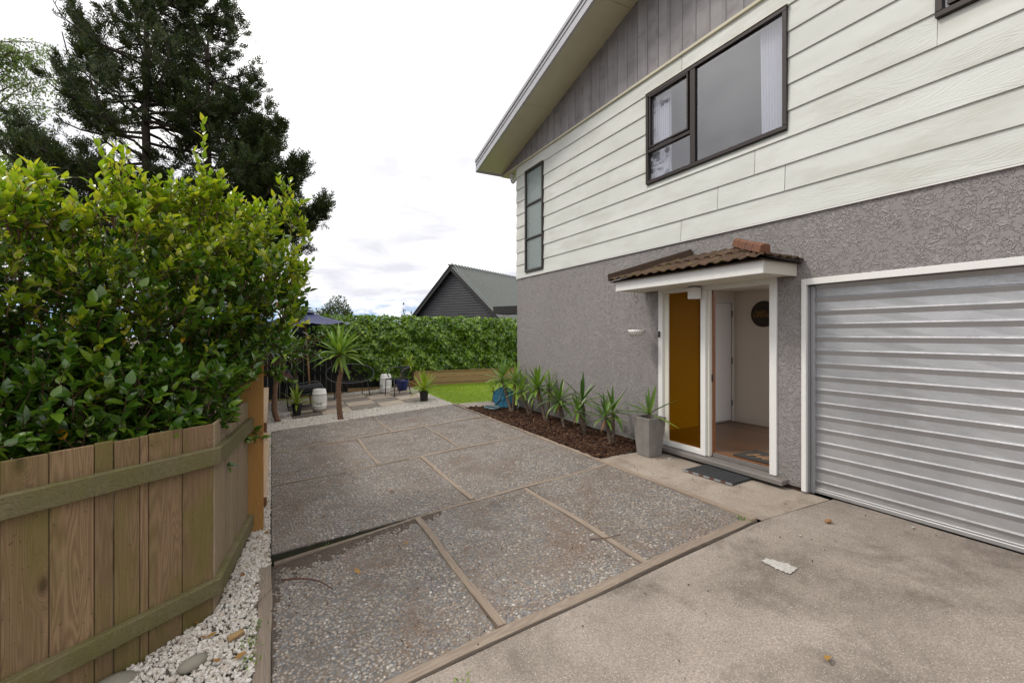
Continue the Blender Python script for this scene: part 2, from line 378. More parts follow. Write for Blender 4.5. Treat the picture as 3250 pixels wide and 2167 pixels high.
MAT['paling'] = m_wood('weathered_paling', (.35, .23, .132), (.235, .16, .085), (.10, .056, .025), (.145, .13, .03), axis=2)
MAT['paling_pale'] = m_wood('pale_paling', (.44, .34, .25), (.36, .28, .19), (.22, .14, .08), (.26, .22, .1), axis=2)
MAT['post'] = m_wood('orange_post', (.50, .275, .085), (.44, .235, .068), (.33, .155, .04), None, axis=2, knots=False, gr=.25)
MAT['newtimber'] = m_wood('pale_new_timber', (.62, .47, .33), (.55, .40, .26), (.38, .24, .13), None, axis=1, knots=False, gr=.2)
MAT['endgrain'] = plain('end_grain', (.17, .075, .03), .8, var=.3, scale=40)
MAT['sleeper'] = m_wood('treated_sleeper', (.46, .31, .15), (.38, .25, .115), (.22, .125, .05), None, axis=0, gr=.3)
MAT['strip'] = m_wood('grey_timber_strip', (.37, .30, .24), (.29, .23, .18), (.15, .105, .075), None, axis=1, knots=False, gr=.6)
MAT['stripx'] = m_wood('grey_timber_cross_strip', (.37, .30, .24), (.29, .23, .18), (.15, .105, .075), None, axis=0, knots=False, gr=.6)
MAT['darkfence'] = m_wood('black_paling', (.014, .013, .012), (.009, .009, .009), (.004, .004, .004), None, axis=2, knots=False)  # near-black colour for palings and rails
MAT['apron'] = m_concrete('driveway_concrete', (.232, .196, .168), (.36, .31, .27), (.132, .108, .09), (.56, .52, .48))
MAT['path'] = m_concrete('pale_concrete', (.32, .268, .22), (.42, .36, .30), (.21, .165, .13), (.55, .52, .48), 1.6)
MAT['pebbledash'] = m_pebbledash()
def m_pebble():
    m = Mt('pebble_stone'); p = m.pos(); c = m.ramp(m.island(), [(0, (.15, .15, .155)), (.25, (.22, .215, .21)), (.48, (.30, .28, .26)), (.64, (.28, .225, .18)), (.80, (.41, .365, .32)), (.93, (.33, .265, .21)), (.985, (.46, .42, .38)), (1, (.60, .57, .53))])
    d = m.M('MULTIPLY', m.rng(m.noise(p, 1.4, 7, .68, .8), .47, .62), .8); c = m.mix(d, c, (.19, .122, .083))
    d2 = m.M('MULTIPLY', m.rng(m.noise(m.mul(p, (1, 1, 1), (5, 3, 0)), 3.3, 6, .65), .5, .68), .5); c = m.mix(d2, c, (.085, .065, .05))
    c = m.mix(m.M('MULTIPLY', m.rng(m.noise(m.mul(p, (1, 1, 1), (9, 1, 0)), .9, 4), .48, .66), .35), c, (.34, .31, .28))
    return m.end(m.bsdf(c, .6, 0, .4))
MAT['pebble'] = m_pebble()
MAT['gravel'] = m_island('white_marble_chip', [(0, (.50, .46, .41)), (.35, (.66, .63, .59)), (.65, (.54, .47, .40)), (.88, (.74, .72, .69)), (.95, (.40, .33, .27)), (1, (.22, .18, .15))], .75, .3, noise_mix=.18)
MAT['mulch'] = m_island('bark_chip', [(0, (.018, .009, .006)), (.4, (.045, .02, .012)), (.75, (.075, .033, .018)), (.93, (.12, .06, .032)), (1, (.2, .12, .07))], .85, .2)
MAT['soil'] = plain('dark_soil', (.035, .02, .014), .95, var=.4, scale=40, bump=.6)
MAT['ground'] = plain('garden_soil', (.085, .07, .05), .95, var=.35, scale=6, bump=.5)
MAT['washsoil'] = plain('washed_soil', (.075, .056, .043), .95, var=.55, scale=45, bump=1.0)
MAT['moss'] = plain('black_moss', (.018, .019, .009), .95, var=.6, scale=50, bump=.8)
MAT['gravelbase'] = plain('gravel_dust', (.16, .135, .11), .9, var=.35, scale=70, bump=.8)
MAT['paverA'] = m_concrete('pale_paver', (.42, .345, .275), (.50, .42, .34), (.36, .29, .22), (.58, .5, .42), 1.2)
MAT['paverB'] = m_concrete('grey_pebble_paver', (.21, .18, .155), (.27, .235, .2), (.15, .125, .10), (.42, .38, .34), 2.2)
MAT['lawnbase'] = plain('lawn_base', (.17, .25, .015), .9, var=.3, scale=10, bump=.4)
MAT['grass'] = m_leaf('grass_blade', [(0, (.19, .30, .015)), (.5, (.27, .39, .02)), (1, (.36, .47, .04))], .5, .35)
MAT['camellia'] = m_leaf('camellia_leaf', [(0, (.028, .080, .010)), (.4, (.06, .145, .014)), (.75, (.115, .22, .02)), (.990, (.18, .28, .025)), (.994, (.55, .30, .02)), (1, (.55, .28, .02))], .2, .27, .6)
MAT['camellia_new'] = m_leaf('camellia_new_leaf', [(0, (.13, .23, .016)), (.4, (.24, .35, .02)), (.8, (.40, .46, .03)), (1, (.54, .50, .05))], .25, .40, .55)
MAT['golden'] = m_leaf('golden_leaf', [(0, (.16, .18, .02)), (.5, (.26, .27, .03)), (1, (.42, .40, .06))], .4, .35)
MAT['conifer'] = m_leaf('conifer_spray', [(0, (.014, .026, .009)), (.45, (.026, .044, .013)), (.8, (.05, .07, .017)), (1, (.085, .085, .025))], .6, .12, .25)
MAT['birch'] = m_leaf('birch_leaf', [(0, (.10, .18, .03)), (1, (.24, .33, .08))], .45, .35)
MAT['ivy'] = m_leaf('ivy_leaf', [(0, (.04, .10, .008)), (.35, (.10, .21, .012)), (.75, (.19, .33, .02)), (1, (.30, .44, .035))], .3, .22, .5)
MAT['fartree'] = m_leaf('far_tree_leaf', [(0, (.02, .035, .01)), (.6, (.05, .07, .016)), (1, (.11, .12, .03))], .6, .2, .3)
MAT['deadleaf'] = m_leaf('dead_leaf', [(0, (.20, .08, .03)), (.5, (.32, .16, .05)), (1, (.45, .25, .06))], .6, .15, .3)
MAT['yucca'] = m_leaf('yucca_leaf', [(0, (.085, .19, .022)), (.5, (.15, .28, .03)), (1, (.26, .38, .05))], .33, .2, .5)
MAT['yucca_lime'] = m_leaf('lime_yucca_leaf', [(0, (.19, .29, .02)), (.5, (.28, .38, .03)), (1, (.40, .46, .06))], .33, .25, .5)
MAT['yucca_dark'] = m_leaf('dark_yucca_leaf', [(0, (.055, .135, .022)), (.5, (.10, .20, .03)), (1, (.18, .28, .04))], .3, .18, .5)
MAT['bark'] = plain('brown_bark', (.105, .05, .03), .85, var=.4, scale=22, bump=.7)
MAT['conifer_bark'] = plain('conifer_bark', (.04, .028, .02), .9, var=.3, scale=14, bump=.5)
MAT['birch_bark'] = plain('birch_bark', (.09, .07, .055), .8, var=.3)
def m_trunk(name, a, b):
    m = Mt(name); p = m.pos(); z = m.sep(p)[2]; w = m.noise(p, 9, 3)
    ring = m.M('MULTIPLY_ADD', m.M('SINE', m.M('MULTIPLY_ADD', z, 210, m.M('MULTIPLY', w, 9))), .5, .5)
    c = m.mix(ring, a, b); c = m.mix(m.M('MULTIPLY', m.rng(m.noise(p, 30, 4), .4, .7), .4), c, tuple(x*.5 for x in a))
    return m.end(m.bsdf(c, .85, 0, .2, m.bump(m.M('ADD', ring, m.noise(p, 60, 3)), .7, .008)))
MAT['yucca_trunk'] = m_trunk('yucca_trunk', (.13, .065, .04), (.27, .165, .11))
MAT['yucca_stem'] = m_trunk('yucca_grey_stem', (.085, .06, .045), (.19, .145, .11))
MAT['galv'] = None
def m_galv():
    m = Mt('galvanised_steel'); p = m.pos(); n = m.noise(m.mul(p, (1, .5, 1)), 70, 4); b = m.noise(p, 2.2, 4)
    c = m.mix(m.rng(b, .3, .7), (.40, .405, .425), (.52, .525, .545)); c = m.mix(m.M('MULTIPLY', m.rng(n, .5, .8), .25), c, (.25, .25, .25))
    z = m.sep(p)[2]; dirt = m.M('MULTIPLY', m.rng(m.M('MULTIPLY_ADD', m.noise(p, 12, 5), .25, z), .4, .05), .5); c = m.mix(dirt, c, (.30, .26, .22))
    return m.end(m.bsdf(c, m.rng(n, .3, .7, .32, .48), .55, .5, m.bump(n, .25, .002)))
MAT['galv'] = m_galv()
MAT['galv_end'] = plain('galvanised_channel', (.42, .42, .43), .4, .6)
def m_tile():
    m = Mt('terracotta_tile'); p = m.pos(); r = m.orand()
    c = m.mix(r, (.075, .046, .032), (.115, .066, .043)); c = m.mix(m.rng(m.noise(p, 14, 5, .7), .42, .66), c, (.075, .055, .04))
    c = m.mix(m.M('MULTIPLY', m.rng(m.noise(p, 9, 4), .55, .66), .7), c, (.11, .095, .02))
    c = m.mix(m.rng(m.noise(p, 38, 4), .665, .71), c, (.42, .39, .35))
    return m.end(m.bsdf(c, .9, 0, .2, m.bump(m.noise(p, 90, 4), .7, .006)))
MAT['tile'] = m_tile()
MAT['ridge'] = plain('orange_ridge_tile', (.15, .064, .036), .9, var=.5, scale=26, bump=.6)
MAT['hipboard'] = plain('brown_hip_board', (.045, .03, .022), .95, 0, .15, var=.3, scale=16, bump=.3)
def m_amber():
    m = Mt('amber_glass'); p = m.pos(); h = m.noise(m.mul(p, (1, 1, .55)), 42, 3, .6); nb = m.bump(h, 1, .012)
    t = m.n('ShaderNodeBsdfTransparent'); t.inputs[0].default_value = (.66, .44, .035, 1)
    d = m.bsdf((.13, .075, .004), .1, 0, .7, nb); tl = m.n('ShaderNodeBsdfTranslucent'); tl.inputs[0].default_value = (.5, .28, .01, 1); m.put(tl.inputs[1], nb)
    a = m.n('ShaderNodeMixShader'); a.inputs[0].default_value = .5; m.L(d, a.inputs[1]); m.L(tl.outputs[0], a.inputs[2])
    b = m.n('ShaderNodeMixShader'); b.inputs[0].default_value = .72; m.L(a.outputs[0], b.inputs[1]); m.L(t.outputs[0], b.inputs[2])
    return m.end(b.outputs[0])
MAT['amber'] = m_amber()
MAT['floorwood'] = m_wood('hall_floor_wood', (.22, .125, .072), (.17, .095, .052), (.11, .055, .03), None, axis=1, knots=False, gr=.15, rough=.35)
MAT['mat_inside'] = plain('dark_coir', (.03, .026, .022), .95, var=.4, scale=80, bump=.8)
MAT['mat_letter'] = plain('tan_lettering', (.36, .19, .085), .9)
MAT['rubber'] = plain('black_rubber', (.028, .03, .033), .6, var=.3, scale=50, bump=.3)
MAT['matbar'] = plain('mat_edge_bar', (.26, .26, .27), .5)
MAT['matred'] = plain('mat_edge_brown', (.12, .05, .035), .7)
MAT['sign'] = plain('dark_sign_wood', (.038, .028, .02), .6, var=.3, scale=16)
MAT['gold'] = plain('gold_lettering', (.30, .17, .015), .5)
MAT['planter'] = plain('grey_fibre_cement', (.19, .178, .165), .75, var=.45, scale=9, bump=.3)
MAT['ceramic'] = plain('white_glaze', (.72, .71, .68), .22, var=.04, scale=5)
MAT['blackhole'] = plain('black_cutout', (.006, .006, .006), .9)
MAT['grime'] = plain('stool_grime', (.30, .26, .21), .6, var=.5, scale=24)
MAT['blackpot'] = plain('black_plastic', (.010, .010, .011), .45)
MAT['bluepot'] = plain('blue_glaze', (.012, .022, .14), .2)
MAT['blackmetal'] = plain('charcoal_metal', (.018, .018, .020), .4, .2)
MAT['cushion'] = plain('charcoal_cushion', (.020, .019, .024), .85, var=.25, scale=12, bump=.2)
MAT['pink'] = plain('faded_pink_patch', (.13, .055, .06), .85)
MAT['greymetal'] = plain('grey_metal', (.06, .062, .066), .35, .4)
MAT['navy'] = plain('navy_canvas', (.020, .030, .115), .6, var=.18, scale=4)
MAT['navy_grey'] = plain('faded_canvas', (.07, .09, .14), .6, var=.2, scale=9)
MAT['bamboo'] = plain('timber_pole', (.36, .20, .09), .5, var=.2, scale=12)
MAT['teal'] = plain('teal_plastic', (.03, .18, .29), .35, var=.08)
MAT['hose'] = plain('hose_plastic', (.14, .22, .25), .35, var=.1)
MAT['nh_board'] = plain('charcoal_board', (.030, .030, .036), .6, var=.2, scale=6)
MAT['nh_trim'] = plain('dark_trim', (.018, .016, .016), .5)
MAT['nh_roof'] = plain('grey_green_iron', (.16, .175, .165), .45, .1, var=.1, scale=3)
MAT['stone'] = plain('river_stone', (.22, .205, .165), .75, var=.2, scale=14, bump=.2)
MAT['twig'] = plain('brown_twig', (.10, .05, .035), .8, var=.3, scale=30)
MAT['chalk'] = plain('white_splash', (.40, .385, .36), .9, var=.5, scale=45)
MAT['brickchip'] = plain('tan_chip', (.26, .14, .06), .85, var=.3, scale=60)
MAT['pvc'] = plain('white_pvc', (.55, .55, .55), .4)
MAT['dots'] = plain('black_dot_glaze', (.02, .02, .02), .3)

# ================================================================== THE SETTING
def sheet(name, mat, xs, ys, zf, parent=None, kind='structure', smooth=True):
    X, Y = np.meshgrid(xs, ys, indexing='ij'); Z = zf(X, Y)
    V = np.stack([X, Y, Z], -1).reshape(-1, 3); a, b = len(xs), len(ys)
    I = np.arange(a*b).reshape(a, b)
    F = np.stack([I[:-1, :-1], I[1:, :-1], I[1:, 1:], I[:-1, 1:]], -1).reshape(-1, 4)
    o = link(name, np_mesh(name, V, F, smooth), mat, parent)
    if kind and parent is None: o['kind'] = kind
    return o
_gx = np.array([-400, -80, -25, -10, -5, -3, -2, -1.5, -1, -.5, 0, .5, 1, 2, 3, 3.69, 4, 5, 7, 10, 25, 80, 400.])
_gy = np.array([-400, -80, -20, -6, -3, 0, 1.5, 2.5, 3.4, 4.4, 5.4, 7, 10, 12, 14, 15, 18, 30, 80, 400.])
sheet('ground', MAT['ground'], _gx, _gy, lambda x, y: gz(x, y)-.10)
def vnoise(x, y, f, seed=0):     # cheap smooth noise for terrain and outlines
    return (np.sin(x*f*1.7+seed)+np.sin(y*f*2.1+seed*1.7+1.3*np.sin(x*f*.9+seed))+np.sin((x+y)*f*1.3+2.2*seed)+.6*np.sin((x-y)*f*3.1+seed))/3.6
dw = sheet('driveway', MAT['apron'], np.linspace(-3, 4.86, 60), np.linspace(-4, 2.466, 50), lambda x, y: gz(x, y)-.006+.004*vnoise(x, y, 3))
sheet('garage_floor', MAT['apron'], np.linspace(4.87, 9, 3), np.linspace(-3, 2.9, 3), lambda x, y: 0*x+.002)
sheet('path', MAT['path'], np.linspace(3.745, 4.80, 12), np.linspace(2.47, 4.70, 24), lambda x, y: 0*x-.002+.003*vnoise(x, y, 4, 2))

sheet('rear_bounce_sheet', MAT['path'], np.linspace(7.2, 16, 6), np.linspace(-4, 8.4, 6), lambda x, y: 0*x-.004)  # unseen pale sheet, added to bounce daylight into the hall
paving = thing('pebble_paving', (1.8, 5, -.1), kind='structure')
SX = 3.66
def sz(x, y, tilt): return g(x, y)+tilt(x, y)
def slab(x0, x1, y0, y1, tilt=lambda x, y: 0., peb=False):
    n = 7; xs = np.linspace(x0, x1, n); ys = np.linspace(y0, y1, n)
    mb = MB(); I = {}
    f = lambda x, y: g(x, y)+tilt(x, y)
    for i, x in enumerate(xs):
        for j, y in enumerate(ys):
            I[i, j] = len(mb.v); mb.v.append((x, y, f(x, y)))
    for i in range(n-1):
        for j in range(n-1): mb.f.append((I[i, j], I[i+1, j], I[i+1, j+1], I[i, j+1]))
    ring = [(i, 0) for i in range(n)]+[(n-1, j) for j in range(1, n)]+[(i, n-1) for i in range(n-2, -1, -1)]+[(0, j) for j in range(n-2, 0, -1)]
    low = []
    for q in ring: v = mb.v[I[q]]; low.append(len(mb.v)); mb.v.append((v[0], v[1], v[2]-.11))
    m = len(ring)
    for k in range(m): mb.f.append((I[ring[k]], low[k], low[(k+1) % m], I[ring[(k+1) % m]]))
    o = mb.build('slab', MAT['pebbledash'], paving)
    if peb:
        st = peb; gx, gy = np.meshgrid(np.arange(x0+.012, x1-.008, st), np.arange(y0+.012, y1-.008, st), indexing='ij')
        x = gx.ravel()+rng.uniform(-.45, .45, gx.size)*st; y = gy.ravel()+rng.uniform(-.45, .45, gx.size)*st
        keep = (rng.random(x.size) < .93+.35*vnoise(x, y, 4.5, x0)) & (x > x0+.008) & (x < x1-.008) & (y > y0+.008) & (y < y1-.008)
        x, y = x[keep], y[keep]; z = np.array([f(a, b) for a, b in zip(x, y)])
        n_ = len(x); r = st*rng.uniform(.36, .66, n_); asp = rng.uniform(.55, .92, n_); yaw = rng.uniform(0, math.pi, n_)
        c, s = np.cos(yaw), np.sin(yaw); M = np.zeros((n_, 3, 3))
        M[:, 0, 0] = c*r; M[:, 1, 0] = s*r; M[:, 0, 1] = -s*r*asp; M[:, 1, 1] = c*r*asp; M[:, 2, 2] = r*rng.uniform(.25, .45, n_)
        V, F = bulk(ICO[0], ICO[1], M, np.stack([x, y, z+.0005], -1))
        p = link('pebble_surface', np_mesh('pebble_surface', V, F, True), MAT['pebble'], o); p['kind'] = 'stuff'
    return o
def ico(sub=1):
    bm = bmesh.new(); bmesh.ops.create_icosphere(bm, subdivisions=sub, radius=1); bm.verts.ensure_lookup_table()
    V = np.array([v.co[:] for v in bm.verts]); F = np.array([[v.index for v in f.verts] for f in bm.faces]); bm.free(); return V, F
ICO = ico(1); ICO2 = ico(2)
Y0, Y1, Y2, Y3, Y4 = 2.515, 4.42, 6.32, 8.12, 9.88
def sunk(x, y): return -max(0, (1.35-x)/1.35)*max(0, (y-2.55)/1.85)**1.5*.085
def lift(x, y): return max(0, (1.5-x)/1.5)*max(0, (6.3-y)/1.9)*.012
slab(.0, 1.245, Y0+.045, Y1-.032, sunk, .025); slab(1.305, 2.46, Y0+.045, Y1-.032, peb=.025); slab(2.52, SX, Y0+.045, Y1-.032, peb=.025)
slab(.0, 1.845, Y1+.01, Y2-.026, lift, .026); slab(1.905, SX, Y1+.03, Y2-.026, peb=.026)
slab(.0, 1.262, Y2+.026, Y3-.03, peb=.027); slab(1.318, 2.47, Y2+.026, Y3-.03, peb=.027); slab(2.522, SX, Y2+.026, Y3-.03, peb=.027)
slab(.0, 1.87, Y3+.02, Y4, peb=.032); slab(1.92, SX, Y3+.02, Y4, peb=.032)
def strip(p0, p1, w, mat, dz=.008, zf=None, wob=.006):
    (x0, y0), (x1, y1) = p0, p1; n = max(3, int(math.hypot(x1-x0, y1-y0)/.25)); d = Vector((x1-x0, y1-y0)).normalized(); sx, sy = -d.y*w/2, d.x*w/2
    mb = MB(); ph = random.random()*9
    for i in range(n+1):
        t = i/n; x = x0+(x1-x0)*t; y = y0+(y1-y0)*t; k = wob*math.sin(t*n*1.1+ph); x += -d.y*k; y += d.x*k; z = (zf or g)(x, y)+dz+.003*math.sin(t*7+ph)
        wv = 1+.06*math.sin(t*n*2.3+ph)
        for a, b in ((1, 0), (-1, 0), (-1, -.06), (1, -.06)): mb.v.append((x+sx*a*wv, y+sy*a*wv, z+b))
    for i in range(n):
        for k in range(4): mb.f.append((i*4+k, (i+1)*4+k, (i+1)*4+(k+1) % 4, i*4+(k+1) % 4))
    mb.f += [(0, 1, 2, 3), tuple(n*4+k for k in (3, 2, 1, 0))]
    return mb.build('timber_strip', mat, paving)
strip((-.03, Y0), (3.70, Y0+.02), .082, MAT['stripx'], .006)
strip((.02, Y1-.03), (1.9, Y1), .045, MAT['stripx'], .0, lambda x, y: g(x, y)+max(0, (1.3-x)/1.3)*-.06); strip((1.9, Y1), (SX, Y1), .052, MAT['stripx'], .004)
strip((0, Y2), (1.7, Y2), .05, MAT['stripx'], .008); strip((1.7, Y2), (SX, Y2), .054, MAT['stripx'], .008)
strip((.03, Y3-.035), (1.29, Y3-.03), .05, MAT['stripx'], .010); strip((1.3, Y3), (SX, Y3+.02), .052, MAT['stripx'], .010)
strip((0, Y4+.02), (SX, Y4+.02), .028, MAT['stripx'], -.002)
strip((1.262, Y1-.05), (1.285, Y0+.06), .058, MAT['strip']); strip((2.478, Y1-.04), (2.505, Y0+.06), .056, MAT['strip'])
strip((1.875, Y2-.035), (1.876, Y1+.035), .056, MAT['strip']); strip((1.29, Y3-.06), (1.29, Y2+.03), .052, MAT['strip']); strip((2.503, Y3-.03), (2.49, Y2+.03), .05, MAT['strip']); strip((1.89, Y4), (1.898, Y3+.03), .048, MAT['strip'])
strip((3.70, 2.50), (3.70, 6.2), .075, MAT['strip'], .008, wob=.01); strip((3.70, 6.21), (3.735, 9.2), .07, MAT['strip'], .008, wob=.014); strip((3.735, 9.21), (3.75, 10.0), .06, MAT['strip'], .006)
strip((-.045, 1.6), (-.045, 4.30), .088, MAT['strip'], .004, lambda x, y: g(x, y)-.02)
_me = MB()
for i in range(25):
    x_ = .0+1.75*i/24; y_ = Y1+.004+.003*math.sin(i*2.7); tz = g(x_, Y1+.01)+lift(x_, Y1+.01)
    _me.v += [(x_, y_, tz-.006-.006*abs(math.sin(i*1.9))), (x_, y_-.004, tz-.10)]
for i in range(24): _me.f.append((2*i, 2*i+1, 2*i+3, 2*i+2))
_me.build('mossy_edge', MAT['moss'], paving)
# soil washed into the sunken corner
def soil_patch():
    xs = np.linspace(.0, 1.5, 150); ys = np.linspace(2.9, 4.378, 150)
    def zf(x, y):
        base = np.vectorize(lambda a, b: g(a, b)+sunk(a, b))(x, y)
        d1 = (4.38-y)/(.24+.10*vnoise(x, y, 3, 1)); d1 = d1*(1+np.maximum(0, x-.45)*1.8); d2 = (x+.01)/(.10+.06*vnoise(x, y, 4, 4))*(1+np.maximum(0, 3.95-y)*2.2)
        h = np.maximum(1-d1, 1-d2)+.45*vnoise(x, y, 13, 3)+.4*vnoise(x, y, 31, 5)+.35*vnoise(x, y, 67, 2)
        return base+np.clip(h, -1, 1)*.011
    o = sheet('soil_wash', MAT['washsoil'], xs, ys, zf); tag(o, 'dark soil washed over the sunken corner of the paving', 'soil', kind='stuff')
soil_patch()

# gravel: base sheets and loose white chips
FA0, FA1 = Vector((-.36, 3.81)), Vector((-1.18, 3.17)); FPOST = Vector((-.15, 5.17))
def gravel_strip():
    ys = np.linspace(1.6, 9.9, 60); fx = np.interp(ys, [1.0, 3.17, 3.81, 5.17, 5.3, 14], [-3.9, -1.18, -.36, -.15, -.12, -.12]); mb = MB()
    for y_, a in zip(ys, fx):
        for k in range(9): x_ = a+(-.002-a)*k/8; mb.v.append((x_, y_, g(x_, y_)-.03))
    for i in range(59):
        for k in range(8): q = i*9+k; mb.f.append((q, q+1, q+10, q+9))
    mb.build('gravel_base', MAT['gravelbase'], None, smooth=True)['kind'] = 'structure'
gravel_strip()
sheet('gravel_base', MAT['gravelbase'], np.linspace(-.2, 3.95, 30), np.linspace(9.905, 14.4, 24), lambda x, y: gz(x, y)-.03)
PCOL = [.385, 1.01, 1.65, 2.295, 2.895, 3.50]; PROW = [10.93, 11.555, 12.20, 12.88, 13.53]
def in_gravel(x, y):
    a = (x < np.where(y < 4.29, -.09, -.012)) & (y < 9.95)
    fx = np.interp(y, [1.0, 3.17, 3.81, 5.17, 5.3, 14], [-3.9, -1.18, -.36, -.15, -.12, -.12])
    a &= (x > fx+.0)
    b = (y > 9.91) & (y < 14.2) & (x > -.4) & (x < 3.72+.02*(y-9.9))
    inp = (x > PCOL[0]-.0) & (x < PCOL[-1]) & (y > 10.95) & (y < PROW[-1])
    return a | (b & ~inp)
def chips(n, x0, x1, y0, y1, s0, s1, layers=1):
    x = rng.uniform(x0, x1, n); y = rng.uniform(y0, y1, n); k = in_gravel(x, y); x, y = x[k], y[k]; n = len(x)
    z = gz(x, y)-.02+rng.uniform(0, .014, n)*layers; r = rng.uniform(s0, s1, n)
    q = rand_dirs(n); u = rand_dirs(n); M = rotmats(q, u, r); M[:, :, 0] *= rng.uniform(.6, 1, n)[:, None]; M[:, :, 2] *= rng.uniform(.45, .8, n)[:, None]
    V0 = ICO[0]*(1+.0*ICO[0]); return bulk(V0*(np.array([1, 1.2, 1])), ICO[1], M, np.stack([x, y, z], -1))
def gravel():
    A = chips(30000, -1.9, -.09, 1.6, 5.6, .008, .019, 1.2); B = chips(9500, -.3, -.01, 4.29, 10, .009, .018); C = chips(21000, -.45, 3.9, 9.9, 11.3, .011, .022); D = chips(30000, -.45, 3.95, 11.0, 14.2, .012, .023)
    V = []; F = []; o = 0
    for v, f in (A, B, C, D): V.append(v+rng.normal(0, .0016, v.shape)); F.append(f+o); o += len(v)
    ob = link('gravel', np_mesh('gravel', np.concatenate(V), np.concatenate(F), False), MAT['gravel'])
    tag(ob, 'loose white marble gravel between the fence, paving and patio', 'gravel', kind='stuff')
gravel()
patio = thing('patio', (1.9, 12.2, -.1), kind='structure')
for i in range(5):
    for j in range(4):
        x0, x1, y0, y1 = PCOL[i]+.006, PCOL[i+1]-.006, PROW[j]+.006, PROW[j+1]-.006
        if i == 0 and j == 0: y0 += .2
        b = [(x0, y0), (x1, y0), (x1, y1), (x0, y1)]; d = random.uniform(-.003, .003)
        MB().hexa([(x, y, g(x, y)-.05) for x, y in b], [(x, y, g(x, y)+.006+d) for x, y in b]).build('paver', MAT['paverA' if (i+j) % 2 else 'paverB'], patio, bevel=.004)
# lawn, stepping stone and bark bed
sheet('lawn', MAT['lawnbase'], np.linspace(3.72, 11, 24), np.linspace(9.9, 14.2, 14), lambda x, y: .004+0*x)
sheet('lawn', MAT['lawnbase'], np.linspace(4.9, 11, 10), np.linspace(8.9, 9.9, 5), lambda x, y: .004+0*x)
def grass():
    n = 42000; x = rng.uniform(3.74, 8.6, n); y = rng.uniform(9.3, 13.86, n)
    k = (x > 3.74+.035*(y-9.9)+.02*vnoise(x, y, 9)) & ~((x < 4.85) & (y < 9.93)); x, y = x[k], y[k]; n = len(x)
    d = np.stack([rng.normal(0, .35, n), rng.normal(0, .35, n), np.ones(n)], -1); M = rotmats(d, rand_dirs(n), rng.uniform(.022, .05, n))
    V, F = bulk([(-.10, 0, 0), (.10, 0, 0), (0, 1, 0)], [(0, 1, 2)], M, np.stack([x, y, np.full(n, .0)], -1))
    tag(link('grass', np_mesh('grass', V, F), MAT['grass']), 'short bright green lawn in front of the timber garden bed', 'grass', kind='stuff')
grass()
step = thing('stepping_stone', (4.1, 9.5, 0), 'grey concrete stepping slab between lawn and bark bed', 'paver')
MB().hexa([(3.82, 9.17, -.03), (4.85, 9.34, -.03), (4.85, 9.88, -.03), (3.80, 9.86, -.03)], [(3.82, 9.17, .012), (4.85, 9.34, .012), (4.85, 9.88, .012), (3.80, 9.86, .012)]).build('slab', MAT['path'], step, bevel=.004)
def bedz(x, y): return .005+.022*vnoise(x, y, 5, 2)+.008*vnoise(x, y, 17, 1)
sheet('planting_bed', MAT['soil'], np.linspace(3.735, 4.80, 26), np.linspace(4.705, 9.17, 80), bedz)
def mulch():
    n = 11000; x = rng.uniform(3.74, 4.76, n); y = rng.uniform(4.68, 9.2, n); k = y > 4.68+.1*(x-3.74)+.03*vnoise(x, y, 13); x, y = x[k], y[k]; n = len(x)
    d = rng.normal(0, 1, (n, 3)); d[:, 2] *= .3; up = rng.normal(0, .5, (n, 3)); up[:, 2] += 1; L = rng.uniform(.012, .038, n); M = rotmats(d, up, L); M[:, :, 0] *= rng.uniform(.25, .5, n)[:, None]; M[:, :, 2] *= .16
    V, F = bulk([(x_, y_, z_) for x_ in (-1, 1) for y_ in (-1, 1) for z_ in (-1, 1)], [(0, 1, 3, 2), (4, 6, 7, 5), (0, 4, 5, 1), (2, 3, 7, 6), (0, 2, 6, 4), (1, 5, 7, 3)], M, np.stack([x, y, bedz(x, y)+rng.uniform(.0, .016, n)], -1))
    tag(link('bark_mulch', np_mesh('bark_mulch', V, F), MAT['mulch']), 'dark brown bark mulch in the bed along the house', 'mulch', kind='stuff')
mulch()

# ================================================================== THE HOUSE
WX = 4.76; YC = 8.765                   # wall plane and far corner
house = thing('house', (6.5, 3, 0), 'two storey house with cream weatherboards over grey textured plaster', 'house')
DY0, DY1, DZ1 = 2.962, 4.632, 2.26      # entrance opening
GY0, GY1, GZ1 = -.35, 2.709, 2.16       # garage opening
ZS = 2.828                              # foot of the weatherboards
T = .14
w = MB()
w.box(WX, WX+T, DY1, YC, .045, ZS); w.box(WX, WX+T, DY0, DY1, DZ1, ZS); w.box(WX, WX+T, GY1, DY0, .045, ZS); w.box(WX, WX+T, GY0, GY1, GZ1, ZS); w.box(WX, WX+T, -2.8, GY0, .045, ZS)
w.box(WX+T, 8.4, YC-T, YC, .045, ZS)
w.build('plaster_wall', MAT['stucco'], house)
f = MB(); f.box(WX+.02, WX+T, DY1+.02, YC-.02, -.15, .043); f.box(WX+.02, WX+T, GY1+.02, DY0-.02, -.15, .043); f.box(WX+.02, WX+T, DY0-.02, DY1+.02, -.15, .08)
f.build('footing', MAT['soil'], house)
uw = MB()
for a, b, c, d in ((8.361, YC-.01, 2.818, 5.25), (7.65, 8.361, 2.818, 2.907), (7.65, 8.361, 5.028, 5.25), (4.85, 7.65, 2.818, 5.25), (2.843, 4.85, 2.818, 3.733), (2.843, 4.85, 5.014, 5.25), (1.648, 2.843, 2.818, 5.25), (-.6, 1.648, 2.818, 4.14), (-.6, 1.648, 5.014, 5.25), (-2.8, -.6, 2.818, 5.25)):
    uw.box(WX+.03, WX+.12, a, b, c, d)
uw.build('upper_wall', MAT['cream_paint'], house)
